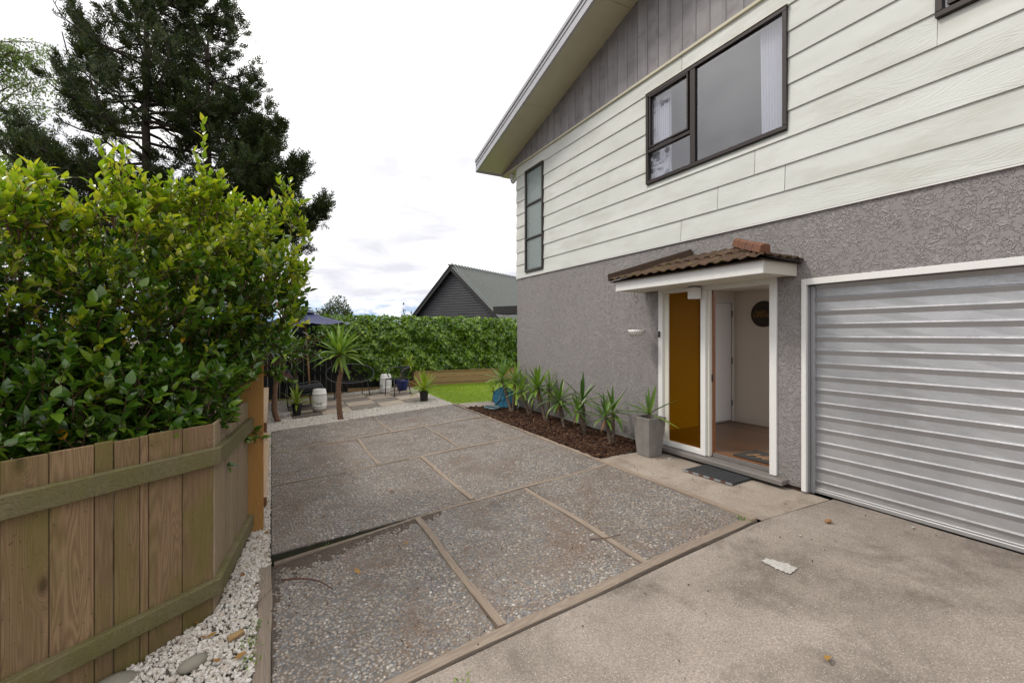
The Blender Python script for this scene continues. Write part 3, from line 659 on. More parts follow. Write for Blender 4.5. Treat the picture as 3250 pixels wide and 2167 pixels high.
# weatherboards
CH = .274; Z_TOP = 5.25
WIN = [(7.65, 8.361, 2.907, 5.028), (2.843, 4.85, 3.733, 5.014), (-.6, 1.648, 4.14, 5.014)]
JOINT = {0: [4.243], 1: [2.876, 3.687], 2: [3.213], 8: [4.228]}
def board(y0, y1, za, zb, first, ztop_x=None):
    # bevel-back board: butt edge proud, head tucked behind the course above
    xb, xt = WX-.020, WX-.004
    zt = zb+.012 if ztop_x is None else zb
    v = [(xb, y0, za), (xb, y1, za), (xb+.016, y1, za), (xb+.016, y0, za), (xt, y0, zt), (xt, y1, zt), (xt+.012, y1, zt), (xt+.012, y0, zt)]
    MB().add(v, [(0, 1, 2, 3), (4, 7, 6, 5), (0, 4, 5, 1), (2, 6, 7, 3), (1, 5, 6, 2), (0, 3, 7, 4)]).build('weatherboard', MAT['siding'], house, bevel=.0015)
for i in range(9):
    za = ZS+CH*i; zb = min(za+CH, Z_TOP)
    cuts = [(-2.8, YC+.02)]
    def carve(segs, a, b): 
        out = []
        for s0, s1 in segs:
            if b <= s0 or a >= s1: out.append((s0, s1)); continue
            if a > s0: out.append((s0, a))
            if b < s1: out.append((b, s1))
        return out
    extra = []
    for (wy0, wy1, wz0, wz1) in WIN:
        if wz0 < zb-.02 and wz1 > za+.02:
            cuts = carve(cuts, wy0+.004, wy1-.004)
            if wz0 > za+.02: extra.append((wy0+.006, wy1-.006, za, wz0-.002))
            if wz1 < zb-.06: extra.append((wy0+.006, wy1-.006, wz1+.004, zb))
    for s0, s1 in cuts:
        js = sorted([s0]+[j for j in JOINT.get(i, []) if s0+.1 < j < s1-.1]+[s1])
        for a, b in zip(js[:-1], js[1:]): board(a+(.003 if a != s0 else 0), b-(.003 if b != s1 else 0), za, zb, i == 0)
    for e in extra: board(e[0], e[1], e[2], e[3], False, True)
mbj = MB()
for i, js in JOINT.items():
    for j in js:
        if i in (0, 1, 2, 8): mbj.box(WX-.029, WX-.016, j-.008, j+.008, ZS+CH*i, ZS+CH*i+.11)
box('side_weatherboards', MAT['siding'], house, WX+.0, 8.4, YC-.02, YC+.012, ZS, 5.24, 0)
box('drip_flashing', MAT['white'], house, WX-.022, WX+.02, -2.8, YC+.01, ZS-.016, ZS-.003, 0)
# gable
RS = .2657; RY = 3.0
def rz(y): return 5.297+RS*(9.436-y) if y >= RY else 5.297+RS*(9.436-RY)-RS*(RY-y)
box('gable_flashing', MAT['soffit'], house, WX-.036, WX+.03, -3.4, 9.42, 5.25, 5.283, 0)
y = 9.40; k = 0
while y > -2.9:
    wd = (.165 if k % 2 == 0 else .052)*random.uniform(.92, 1.08); d = 0 if k % 2 == 0 else .006
    a, b = y, max(y-wd, -2.9); za, zb = rz(a)+.01, rz(b)+.01
    if zb > 5.32:
        x0, x1 = WX-.028-d, WX+.0
        MB().hexa([(x0, b+.0012, 5.285), (x1, b+.0012, 5.285), (x1, a-.0012, 5.285), (x0, a-.0012, 5.285)], [(x0, b+.0012, zb), (x1, b+.0012, zb), (x1, a-.0012, za), (x0, a-.0012, za)]).build('gable_board', MAT['gable'], house)
    y = b; k += 1
# roof: sheets, soffit, bargeboards
OV = .675; XF = WX-OV
roof = part(house, 'roof')
ya, yb = 9.47, -3.6
for s, (y0, y1) in enumerate(((RY, ya), (yb, RY))):
    q = [(XF, y0), (8.5, y0), (8.5, y1), (XF, y1)]
    MB().hexa([(x, yy, rz(yy)+.215) for x, yy in q], [(x, yy, rz(yy)+.245) for x, yy in q]).build('roof_sheet', MAT['fascia'], roof)
    q = [(XF+.02, y0), (WX-.02, y0), (WX-.02, y1-.02 if s == 0 else y1), (XF+.02, y1-.02 if s == 0 else y1)]
    q2 = []
    n = 3 if s == 0 else 1
    for t in range(n):
        u0 = y0+(y1-y0)*t/n+.004; u1 = y0+(y1-y0)*(t+1)/n-.004
        u1 = min(u1, ya-.02)
        qq = [(XF+.03, u0), (WX-.02, u0), (WX-.02, u1), (XF+.03, u1)]
        MB().hexa([(x, yy, rz(yy)+.006) for x, yy in qq], [(x, yy, rz(yy)+.02) for x, yy in qq]).build('soffit_sheet', MAT['soffit'], roof)
    for (dz0, dz1, xo) in ((-.028, .055, .012), (.055, .125, 0), (.125, .19, .012), (.19, .255, .03)):
        q = [(XF-xo, y0), (XF+.028, y0), (XF+.028, y1), (XF-xo, y1)]
        MB().hexa([(x, yy, rz(yy)+dz0+.001) for x, yy in q], [(x, yy, rz(yy)+dz1) for x, yy in q]).build('bargeboard', MAT['fascia'], roof)
MB().hexa([(XF, 9.44, rz(9.47)-.03), (8.5, 9.44, rz(9.47)-.03), (8.5, 9.47, rz(9.47)-.03), (XF, 9.47, rz(9.47)-.03)], [(XF, 9.44, rz(9.47)+.24), (8.5, 9.44, rz(9.47)+.24), (8.5, 9.47, rz(9.47)+.24), (XF, 9.47, rz(9.47)+.24)]).build('eave_fascia', MAT['fascia'], roof)
MB().box(WX-.03, 8.4, YC+.0, 9.435, 5.235, 5.252).build('eave_soffit', MAT['soffit'], roof)
MB().tube(bez([(4.815, 9.12, 5.24), (4.815, 9.12, 5.10), (4.815, 9.06, 5.03), (4.815, 8.93, 5.07), (4.815, 8.775, 5.10)], 6), .034, 12).tube([(4.815, 9.12, 5.24), (4.815, 9.12, 5.17)], .05, 12).build('downpipe', MAT['pvc'], house, smooth=True)

# windows
def window(y0, y1, z0, z1, bars, panes, glass, deep=.05):
    wn = part(house, 'window'); fx0, fx1 = WX-.045, WX+.035; t = .045
    fr = [(y0, y1, z1-t, z1), (y0, y1, z0, z0+t), (y0, y0+t, z0+t+.001, z1-t-.001), (y1-t, y1, z0+t+.001, z1-t-.001)]
    for a, b, c, d in fr: box('frame', MAT['trim_dark'], wn, fx0, fx1, a, b, c, d, .003)
    box('head_flashing', MAT['cream_paint'], wn, WX-.055, WX, y0-.01, y1+.01, z1+.002, z1+.012, 0)
    for a, b, c, d in bars: box('bar', MAT['trim_dark'], wn, fx0+.006, fx1-.004, a, b, c, d, .003)
    for a, b, c, d in panes:
        MB().box(WX-.012, WX-.006, a, b, c, d).build('pane', glass, wn)
    return wn
window(7.65, 8.361, 2.907, 5.028, [(7.695, 8.316, 4.285, 4.318), (7.695, 8.316, 3.578, 3.611)], [(7.696, 8.315, 2.953, 3.577), (7.696, 8.315, 3.612, 4.284), (7.696, 8.315, 4.319, 4.982)], MAT['obscure'])
window(2.843, 4.85, 3.733, 5.014, [(4.0, 4.078, 3.779, 4.968), (4.079, 4.804, 4.17, 4.215)], [(2.889, 3.999, 3.779, 4.968), (4.08, 4.803, 3.779, 4.169), (4.08, 4.803, 4.216, 4.968)], MAT['glass'])
window(-.6, 1.648, 4.14, 5.014, [(.55, .62, 4.186, 4.968)], [(.621, 1.602, 4.186, 4.968), (-.55, .549, 4.186, 4.968)], MAT['glass'])
# opening-sash rails inside the large window and the third window
wn = part(house, 'window_sash')
for a, b, c, d in [(4.10, 4.78, 4.228, 4.25), (4.10, 4.78, 4.94, 4.962), (4.10, 4.122, 4.251, 4.939), (4.758, 4.78, 4.251, 4.939), (.66, 1.57, 4.20, 4.235), (.66, 1.57, 4.92, 4.955), (1.535, 1.57, 4.236, 4.919)]:
    box('sash', MAT['trim_dark'], wn, WX-.05, WX-.018, a, b, c, d, .002)
# rooms behind the windows
for y0, y1, z0, z1 in ((2.3, 5.6, 3.3, 5.2), (7.3, 8.72, 2.86, 5.2), (-1.5, 2.2, 3.6, 5.2)):
    m_ = MB(); X0, X1 = WX+.125, WX+2.6
    m_.box(X1, X1+.05, y0, y1, z0, z1); m_.box(X0, X1, y0-.05, y0, z0, z1); m_.box(X0, X1, y1, y1+.04, z0, z1); m_.box(X0, X1, y0, y1, z0-.05, z0); m_.box(X0, X1, y0, y1, z1, z1+.04)
    m_.build('room', MAT['dark'], house)

# entrance: frame, amber side light, sill
ent = part(house, 'entrance_frame'); X0, X1 = WX-.022, WX+.085
box('jamb', MAT['white'], ent, X0, X1, 4.556, 4.632, .10, 2.25); box('jamb', MAT['white'], ent, X0, X1, 2.962, 3.04, .10, 2.25)
box('head', MAT['white'], ent, X0+.002, X1, 3.041, 3.927, 2.150, 2.25); box('head', MAT['white'], ent, X0+.004, X1, 3.929, 4.555, 2.158, 2.25)
box('mullion', MAT['white'], ent, X0-.002, X1-.02, 3.855, 3.928, .10, 2.148); box('mullion_return', MAT['cream_paint'], ent, X0+.03, X1, 3.824, 3.854, .10, 2.149)
box('glazing_bead', MAT['cream_paint'], ent, WX+.012, WX+.03, 4.475, 4.555, .166, 2.156); box('bottom_rail', MAT['white'], ent, X0+.006, X1, 3.929, 4.555, .10, .165)
box('door_stop', MAT['stain'], ent, WX+.062, WX+.10, 3.802, 3.823, .12, 2.149); box('threshold', MAT['sill'], ent, WX+.050, WX+.088, 3.042, 3.80, .10, .148, .002); box('threshold_strip', MAT['stain'], ent, WX+.070, WX+.0885, 3.042, 3.80, .1485, .1585, .001)
box('latch_plate', MAT['blackmetal'], ent, WX+.05, WX+.062, 3.806, 3.822, 1.02, 1.11, 0)
MB().box(WX+.032, WX+.038, 3.93, 4.556, .166, 2.157).build('side_light', MAT['amber'], ent)
MB().hexa([(WX-.105, 2.85, .035), (WX+.02, 2.85, .045), (WX+.02, 4.665, .045), (WX-.105, 4.665, .035)], [(WX-.105, 2.85, .088), (WX+.10, 2.85, .099), (WX+.10, 4.665, .099), (WX-.105, 4.665, .088)]).build('sill', MAT['sill'], ent, bevel=.006)
bell = part(house, 'doorbell'); box('case', MAT['blackmetal'], bell, X0-.016, X0, 4.592, 4.622, 1.565, 1.645, .003); box('button', MAT['steel'], bell, X0-.021, X0-.0165, 4.600, 4.614, 1.60, 1.615, .001)
# hall
hall = part(house, 'hall')
pb = 5.0
for k in range(14):
    a = 4.85+k*.15
    MB().box(a, a+.148, 2.97, pb, .10, .158).build('floorboard', MAT['floorwood'], hall)
box('hall_wall_or_light_block', MAT['hall'], hall, 6.86, 6.95, 4.28, pb+.1, .10, 2.309, 0)
box('hall_wall_or_light_block', MAT['hall'], hall, WX+.13, 5.98, pb, pb+.09, .10, 2.5, 0); box('hall_wall_or_light_block', MAT['hall'], hall, 6.80, 6.859, pb, pb+.09, .10, 2.5, 0); box('hall_wall_or_light_block', MAT['hall'], hall, 5.98, 6.80, pb+.001, pb+.09, 2.16, 2.5, 0)
box('ceiling', MAT['hall'], hall, 5.2, 6.95, 3.7, pb+.1, 2.31, 2.36, 0)
box('skirting', MAT['hall'], hall, 6.845, 6.859, 4.28, pb-.002, .159, .26, .002)
box('hall_wall_or_light_block', MAT['hall'], hall, 5.90, 6.95, pb+.095, pb+.14, .10, 2.5, 0)  # unseen backing, added to stop light leaking round the hall door
hd = part(house, 'hall_door'); box('leaf', MAT['halldoor'], hd, 6.02, 6.765, pb-.006, pb+.04, .185, 2.12, .003)
for (a, b, c, d) in ((5.95, 6.83, 2.125, 2.185), (6.775, 6.83, .16, 2.124)): box('architrave', MAT['white'], hd, a, b, pb-.016, pb-.001, c, d, .002)
for z in (.42, 1.12, 1.90): box('hinge', MAT['steel'], hd, 6.755, 6.785, pb-.026, pb-.0165, z, z+.1, .001)
# porch canopy
can = part(house, 'porch_canopy'); CXF = 4.203; CY0, CY1 = 2.758, 4.892
box('fascia', MAT['white'], can, CXF, CXF+.022, CY0, CY1, 2.196, 2.335, .003); box('fascia', MAT['cream_paint'], can, CXF+.023, WX-.002, CY0, CY0+.022, 2.198, 2.333, .003); box('fascia', MAT['cream_paint'], can, CXF+.023, WX-.002, CY1-.022, CY1, 2.198, 2.333, .003)
box('soffit', MAT['cream_paint'], can, CXF+.0235, WX-.023, CY0+.0235, CY1-.0235, 2.206, 2.215, 0)
EX, EZ, TZ = 4.150, 2.335, 2.585; HL, HR = 4.02, 3.45; EL, ER = 4.97, 2.70
MB().add([(EX, EL, EZ-.012), (EX, ER, EZ-.012), (WX, ER, EZ-.012), (WX, EL, EZ-.012), (WX, HL, TZ-.012), (WX, HR, TZ-.012)], [(0, 1, 5, 4), (1, 2, 5), (0, 4, 3), (0, 3, 2, 1), (2, 3, 4, 5)]).build('roof_deck', MAT['hipboard'], can)
def tile(axis, c0, c1, s0, s1, row):
    # axis 'f' front slope (columns along y), 'r' right slope (columns along x)
    nu, nv = 13, 4; mb = MB(); ok = 0
    for j in range(nv):
        s = s0+(s1-s0)*j/(nv-1)
        for i in range(nu):
            c = c0+(c1-c0)*i/(nu-1); wv = math.sin((i/(nu-1))*4*math.pi)
            lift_ = .022*(1-j/(nv-1))+.004+(.008 if row else 0)
            h = .012*wv+.013+lift_-(.006*abs(math.sin(i*1.9)) if j == 0 else 0)
            if axis == 'f':
                lo, hi = ER+(HR-ER)*s, EL+(HL-EL)*s; cc = min(max(c, lo), hi)
                if lo < c < hi: ok += 1
                mb.v.append((EX+(WX-EX)*s-.02*(1-s), cc, EZ+(TZ-EZ)*s+h))
            else:
                lo, hi = EX+(WX-EX)*s, WX; cc = min(max(c, lo), hi)
                if lo < c < hi: ok += 1
                mb.v.append((cc, ER+(HR-ER)*s-.02*(1-s), EZ+(TZ-EZ)*s+h))
    m = len(mb.v)
    for v in list(mb.v): mb.v.append((v[0], v[1], v[2]-.016))
    for j in range(nv-1):
        for i in range(nu-1):
            a = j*nu+i; mb.f.append((a, a+1, a+nu+1, a+nu)); mb.f.append((m+a, m+a+nu, m+a+nu+1, m+a+1))
    for i in range(nu-1): mb.f.append((i, m+i, m+i+1, i+1))
    for j in range(nv-1): mb.f.append((j*nu, (j+1)*nu, m+(j+1)*nu, m+j*nu)); q = j*nu+nu-1; mb.f.append((q, m+q, m+q+nu, q+nu))
    if ok > 4: mb.build('roof_tile', MAT['tile'], can, smooth=True)
for row, (a, b) in enumerate(((0, .56), (.48, 1.0))):
    for k in range(8): tile('f', ER-.0+k*.29-.01+row*.0, ER+(k+1)*.29-.018, a, b, row)
for k in range(2): tile('r', EX+.02+k*.29, EX+.02+(k+1)*.29-.008, 0, .56, 0)
tile('r', EX+.3, EX+.60, .48, 1, 1)
def capline(p, q, n, mat, w, h, name, gap=.004, over=.0):
    p, q = Vector(p), Vector(q); d = (q-p); L = d.length; d.normalize(); sd = d.cross(Vector((0, 0, 1))).normalized(); up = sd.cross(d)
    for k in range(n):
        a = p+d*(L*k/n+gap); b = p+d*(L*(k+1)/n-gap); r = random.uniform(-.004, .004)
        sec = [(-w, -h*.5), (-w*.75, h*.42), (-w*.25, h*.55), (w*.25, h*.55), (w*.75, h*.42), (w, -h*.5)]
        bot = [a+sd*x+up*(y_+r) for x, y_ in sec]; top = [b+sd*x*.96+up*(y_+r) for x, y_ in sec]
        MB().hexa(bot, top).build(name, mat, can, bevel=.006)
capline((EX+.03, ER+.02, EZ+.085), (WX-.03, HR-.03, TZ+.075), 4, MAT['ridge'], .055, .085, 'ridge_tile')
capline((EX-.01, EL-.0, EZ+.055), (WX-.02, HL+.03, TZ+.06), 1, MAT['hipboard'], .04, .095, 'hip_cap')
pl = part(house, 'porch_light'); box('diffuser', MAT['white'], pl, 4.60, 4.715, 3.895, 4.01, 2.045, 2.185, .006); box('base_plate', MAT['steel'], pl, 4.605, 4.71, 3.90, 4.005, 2.186, 2.205, .002)
# garage door
gd = part(house, 'garage_door')
box('trim', MAT['white'], gd, WX-.016, WX+.02, 2.663, 2.709, .02, 2.16, .003); box('trim', MAT['white'], gd, WX-.014, WX+.02, GY0, 2.662, 2.098, 2.16, .003)
box('reveal', MAT['galv_end'], gd, WX+.021, WX+.15, 2.668, 2.706, .0, 2.15, 0); box('head_reveal', MAT['hipboard'], gd, WX+.021, WX+.15, GY0, 2.667, 2.10, 2.15, 0)
box('guide_channel', MAT['galv_end'], gd, WX+.075, WX+.135, 2.632, 2.666, .0, 2.09, .003)
PX = WX+.118; PIT = .1315
def slatmesh():
    pr = [(0, 0), (.003, .066), (-.014, .100), (-.019, .108), (-.019, .112), (-.001, .121), (0, PIT)]
    mb = MB(); ys = np.linspace(GY0, 2.640, 14)
    for j, y_ in enumerate(ys):
        for (px, pz) in pr: mb.v.append((px+.0012*math.sin(j*2.1+pz*30), y_, pz))
    n = len(pr)
    for j in range(13):
        for i in range(n-1): mb.f.append((j*n+i, j*n+i+1, (j+1)*n+i+1, (j+1)*n+i))
    return mb.mesh('slat', False, 0)
sm = slatmesh(); sm.materials.append(MAT['galv'])
for k in range(16):
    o = bpy.data.objects.new('slat', sm); COL.objects.link(o); o.location = (PX, 0, .045+k*PIT-.029); adopt(o, gd)
MB().box(PX-.03, PX+.004, GY0, 2.641, .008, .045).build('bottom_rail', MAT['galv_end'], gd, bevel=.004)
MB().box(PX-.022, PX+.006, GY0, 2.641, .0455, .062).build('weather_lip', MAT['galv_end'], gd, bevel=.003)
box('garage_back', MAT['dark'], house, PX+.06, PX+.10, GY0-.3, 2.9, 0, 2.7, 0)

# ================================================================== THINGS AT THE DOOR
def text_mesh(name, body, size, M, mat, parent, shear=0., extrude=.001, bold=0):
    cu = bpy.data.curves.new(name, 'FONT'); cu.body = body; cu.size = size; cu.extrude = extrude; cu.shear = shear; cu.offset = bold; cu.align_x = 'CENTER'; cu.align_y = 'CENTER'
    o = bpy.data.objects.new(name+'_tmp', cu); COL.objects.link(o); dg = bpy.context.evaluated_depsgraph_get(); dg.update()
    me = bpy.data.meshes.new_from_object(o.evaluated_get(dg)); bpy.data.objects.remove(o); me.transform(M); me.materials.clear()
    me.name = name
    return link(name, me, mat, parent)
sc = Vector((6.838, 4.487, 1.925))
sg = thing('round_sign', sc, 'round dark wooden sign reading hello sunshine on the hall wall', 'sign')
def disc_x(c, r, x0, x1, n=40): return MB().hexa([(x0, c.y+r*math.cos(2*math.pi*k/n), c.z+r*math.sin(2*math.pi*k/n)) for k in range(n)], [(x1, c.y+r*math.cos(2*math.pi*k/n), c.z+r*math.sin(2*math.pi*k/n)) for k in range(n)])
disc_x(sc, .205, 6.838, 6.858).build('board', MAT['sign'], sg)
MW = lambda p: Matrix(((0, 0, -1, p[0]), (-1, 0, 0, p[1]), (0, 1, 0, p[2]), (0, 0, 0, 1)))
text_mesh('lettering', 'hello', .095, MW((6.836, 4.52, 1.955)), MAT['gold'], sg); text_mesh('lettering', 'SUNSHINE', .072, MW((6.836, 4.485, 1.897)), MAT['gold'], sg)
im = thing('hall_mat', (5.05, 3.25, .16), 'dark coir doormat with tan script lettering on the hall floor', 'doormat')
box('pad', MAT['mat_inside'], im, 4.875, 5.30, 2.985, 3.575, .159, .174, .004)
text_mesh('lettering', 'Hello', .24, Matrix(((0, 1, 0, 5.06), (-1, 0, 0, 3.24), (0, 0, 1, .1755), (0, 0, 0, 1))), MAT['mat_letter'], im, .35)
om = thing('doormat', (4.52, 3.49, 0), 'black link rubber doormat on the concrete below the door sill', 'doormat')
Rm = Matrix.Translation((4.52, 3.49, .004)) @ Matrix.Rotation(rad(4), 4, 'Z')
for k in range(17):
    x = -.215+k*.0268; mb = MB(); n = 30
    mb.tube([Rm @ Vector((x+.008*(1 if i % 2 else -1), -.30+.6*i/n, .012+.004*(i % 2))) for i in range(n+1)], .0085, 5)
    mb.build('rubber_link', MAT['rubber'], om)
MB().obox(Rm @ Vector((0, 0, .006)), Rm.to_3x3() @ Vector((.225, 0, 0)), Rm.to_3x3() @ Vector((0, .298, 0)), (0, 0, .004)).build('pad', MAT['rubber'], om)
for k in range(9):
    y = -.27+k*.0675; MB().obox(Rm @ Vector((-.236, y, .012)), Rm.to_3x3() @ Vector((.004, 0, 0)), Rm.to_3x3() @ Vector((0, .038 if k % 2 == 0 else .024, 0)), (0, 0, .009)).build('edge_clip', MAT['matbar' if k % 2 == 0 else 'matred'], om)
# curtains
def curtain(label, y0, y1, z0, z1, x, n=9):
    o = MB(); m = 60
    for j, z in enumerate((z0, z1)):
        for i in range(m+1):
            t = i/m; o.v.append((x+.028*math.sin(t*n*2*math.pi+(.4*math.sin(t*5))), y0+(y1-y0)*t*(1 if j else .93), z))
    for i in range(m): o.f.append((i, i+1, m+1+i+1, m+1+i))
    tag(o.build('curtain', MAT['curtain'], None, smooth=True), label, 'curtain', 'white curtains in the large window')
curtain('white curtain gathered at the right end of the large window', 2.90, 3.20, 3.6, 5.05, WX+.09)
curtain('white curtain gathered at the left end of the large window', 4.50, 4.84, 3.6, 5.05, WX+.09)
# hanging bowl on a scroll hook
hk = thing('hanging_hook', (4.5, 4.82, 2.2), 'rusty scroll hook under the left end of the porch canopy', 'hook')
MB().tube(bez([(4.5, 4.85, 2.204), (4.5, 4.84, 2.14), (4.5, 4.79, 2.11), (4.5, 4.77, 2.07), (4.5, 4.80, 2.045), (4.5, 4.815, 2.07)], 8), .004, 6).build('scroll', MAT['endgrain'], hk); MB().tube([(4.5, 4.775, 2.204), (4.5, 4.775, 2.03)], .004, 6).build('stem', MAT['pvc'], hk)
hb = thing('hanging_bowl', (4.5, 4.80, 1.57), 'small white bowl with black dots hanging by the plaster wall', 'bowl')
prof = [(.02, 0), (.055, .006), (.09, .03), (.11, .065), (.117, .10), (.111, .10), (.10, .06), (.05, .018), (.0, .012)]
MB().lathe(prof, (4.5, 4.80, 1.568), 32, False).build('bowl', MAT['ceramic'], hb, smooth=True)
db = MB()
for r_, z_, n_ in ((.0855, .026, 18), (.1045, .05, 22), (.1145, .074, 24)):
    for k in range(n_):
        a = 2*math.pi*(k+.5*(n_ % 4 == 0))/n_; c = Vector((4.5+r_*math.cos(a), 4.80+r_*math.sin(a), 1.568+z_)); nrm = Vector((math.cos(a), math.sin(a), -.4)).normalized(); t = Vector((-math.sin(a), math.cos(a), 0)); b = nrm.cross(t)
        db.add([c+nrm*.0015+(t*math.cos(q*math.pi/3)+b*math.sin(q*math.pi/3))*.0065 for q in range(6)], [tuple(range(6))])
db.build('dots', MAT['dots'], hb)
cd_ = MB()
for k in range(3):
    a = 2*math.pi*k/3+.4; cd_.tube([(4.5+.112*math.cos(a), 4.80+.112*math.sin(a), 1.668), (4.5, 4.80, 2.045)], .0008, 4)
cd_.build('cord', MAT['pvc'], hb)

# tapered planter
def planter():
    c = Vector((4.445, 4.505, 0)); p = thing('tapered_planter', c, 'tall tapered grey fibre cement planter beside the front door', 'planter'); h = .515
    sq = lambda r, z: [(c.x+r*a, c.y+r*b, z) for a, b in ((-1, -1), (1, -1), (1, 1), (-1, 1))]
    rings = [sq(.112, .0), sq(.155, h), sq(.133, h), sq(.128, h-.06)]
    mb = MB()
    for r in rings: mb.v += r
    mb.f = [(3, 2, 1, 0)]+[(4*j+i, 4*j+(i+1) % 4, 4*j+4+(i+1) % 4, 4*j+4+i) for j in range(3) for i in range(4)]
    mb.build('pot', MAT['planter'], p, bevel=.006); mb = MB(); mb.v = sq(.129, h-.055); mb.f = [(0, 1, 2, 3)]; mb.build('soil', MAT['soil'], p)
planter()

# ================================================================== YUCCAS
def strap_mesh(name, droop, mat, wid=.045):
    n = 8; V = []; F = []; y = z = 0.; an = 0.
    for i in range(n+1):
        t = i/n; wv = wid*(.55+.75*math.sin(min(1, t*1.5+.12)*math.pi*.5)) * (1-t**3.0) + .0006
        V += [(-wv, y, z+wv*.45), (0, y, z), (wv, y, z+wv*.45)]
        an = -droop*t*t; y += math.cos(an)/n; z += math.sin(an)/n
    for i in range(n):
        a = i*3; F += [(a, a+1, a+4, a+3), (a+1, a+2, a+5, a+4)]
    me = np_mesh(name, V, F, True); me.materials.append(mat); return me
STRAP = {k: [strap_mesh('leaf', d, MAT[k], w_) for d, w_ in ((.15, .052), (.5, .056), (1.0, .058))] for k in ('yucca', 'yucca_lime', 'yucca_dark', 'deadleaf')}
def leaf_obj(parent, me, loc, d, up, L, wid=1.):
    d = d.normalized(); x = d.cross(up).normalized(); z = x.cross(d)
    M = Matrix(((x.x*L*wid, d.x*L, z.x*L*wid, loc.x), (x.y*L*wid, d.y*L, z.y*L*wid, loc.y), (x.z*L*wid, d.z*L, z.z*L*wid, loc.z), (0, 0, 0, 1)))
    o = bpy.data.objects.new('leaf', me); COL.objects.link(o); o.parent = parent; o.matrix_parent_inverse = WM[parent.name].inverted(); o.matrix_basis = M; return o
def crown(parent, c, L, n, kind='yucca', spread=112, tilt=(0, 0), wid=1., inner=4, hang=0):
    ph = random.random()*6
    for k in range(n):
        t = k/(n-1); th = rad(inner+(spread-inner)*t**.72)+random.uniform(-.09, .09); az = ph+k*2.39996+random.uniform(-.2, .2)
        d = Vector((math.sin(th)*math.cos(az)+tilt[0], math.sin(th)*math.sin(az)+tilt[1], math.cos(th)))
        up = Vector((0, 0, 1)) if th > .35 else Vector((-math.cos(az), -math.sin(az), .3))
        me = STRAP[kind][0 if t < .55 else (1 if random.random() < .7 else 2)]
        leaf_obj(parent, me, c+Vector((0, 0, .03*(1-2*t)))+d.normalized()*.008, d, up, 1.32*L*(random.uniform(.8, 1.08))*(1-.08*t), wid)
    for k in range(hang):
        az = random.uniform(0, 6.28); d = Vector((math.cos(az)*.6, math.sin(az)*.6, -1)); leaf_obj(parent, STRAP[kind][0], c+Vector((0, 0, -.03)), d, Vector((math.cos(az), math.sin(az), .5)), L*.75, wid)
Z5 = lambda px, py: (1500+px*.31894, 1050+py*.31894)
def stem(parent, pts, r0, r1, mat):
    P = bez(pts, 6); n = len(P); MB().tube(P, [r0+(r1-r0)*i/(n-1)+.0035*math.sin(i*1.9) for i in range(n)], 10).build('trunk', mat, parent, smooth=True)
YG = 'yuccas in the bark bed along the house wall'
bed = [
 ((4.36, 8.24), [(290, 480, 4.34, .36, 30), (428, 500, 4.52, .33, 26)], 'yucca', 'forked yucca in front of the teal hose reel'),
 ((4.51, 7.76), [(490, 600, 4.42, .30, 22), (600, 660, 4.56, .22, 12)], 'yucca', 'short leaning yucca just right of the hose reel'),
 ((4.44, 7.05), [(648, 570, 4.42, .36, 34), (765, 585, 4.58, .26, 16)], 'yucca', 'densest yucca in the bark bed, third along from the reel'),
 ((4.40, 6.42), [(865, 690, 4.40, .34, 26)], 'yucca_dark', 'single stemmed yucca near the middle of the bark bed'),
 ((4.37, 5.785), [(1092, 700, 4.43, .33, 15), (1050, 800, 4.28, .27, 14)], 'yucca_dark', 'two headed yucca second from the grey planter'),
 ((4.37, 5.157), [(1325, 855, 4.28, .28, 20), (1395, 800, 4.46, .31, 14)], 'yucca_dark', 'two headed yucca next to the grey tapered planter'),
]
for (bx_, by_), stems, kind, lab in bed:
    t = thing('yucca', (bx_, by_, 0), lab, 'yucca', YG)
    for j, (px, py, xp, L, n) in enumerate(stems):
        c = on_x(*Z5(px, py), xp); b = Vector((bx_+.015*(j*2-1)*(len(stems) > 1), by_+.01*j, -.02)); m_ = b.lerp(c, .45)+Vector((.02*(1-2*j), .03*(1-2*j), .0))
        stem(t, [b, m_, c], .034, .024, MAT['yucca_stem']); crown(t, c, L, n, kind, 112+random.uniform(-8, 14), hang=2, tilt=(random.uniform(-.12, .05), random.uniform(-.12, .12)))
        for _k in range(3):
            az = random.uniform(0, 6.28); leaf_obj(t, STRAP['deadleaf'][random.choice((0, 2))], c+Vector((0, 0, -.035)), Vector((math.cos(az)*.7, math.sin(az)*.7, -.8)), Vector((math.cos(az), math.sin(az), .5)), L*random.uniform(.6, .9), .7)
t = thing('yucca', (4.62, 9.75, 0), 'small yellowing yucca behind the hose reel at the lawn corner', 'yucca')
c = on_y(*Z5(205, 590), 9.75); stem(t, [(4.62, 9.75, -.02), c.lerp(Vector((4.62, 9.75, 0)), .5)+Vector((.03, 0, 0)), c], .03, .02, MAT['yucca_stem']); crown(t, c, .26, 16, 'yucca_lime', 120)
t = thing('yucca', (4.445, 4.505, .42), 'sparse yucca with long narrow leaves growing in the grey planter', 'yucca')
c = Vector((4.445, 4.505, .545)); stem(t, [(4.445, 4.505, .43), (4.445, 4.505, .49), c], .02, .017, MAT['yucca_stem'])
for (dx, dy, dz, L, k) in ((.02, .05, 1, .36, 0), (.12, -.20, 1, .42, 0), (-.08, .12, .9, .30, 0), (.35, -.95, .62, .48, 0), (.25, -1.0, -.28, .46, 0), (-.3, .9, .35, .44, 1), (-.75, .5, .15, .40, 1), (.1, .8, .5, .30, 0), (-.5, -.6, .45, .26, 1), (.6, .3, .5, .3, 0)):
    leaf_obj(t, STRAP['yucca_dark'][k], c, Vector((dx, dy, dz)), Vector((0, 0, 1)) if abs(dz) < .85 else Vector((-.7, -.6, .3)), L, .95)
Z1 = lambda x, y: (840+x*400/2352, 1080+y*400/2352)
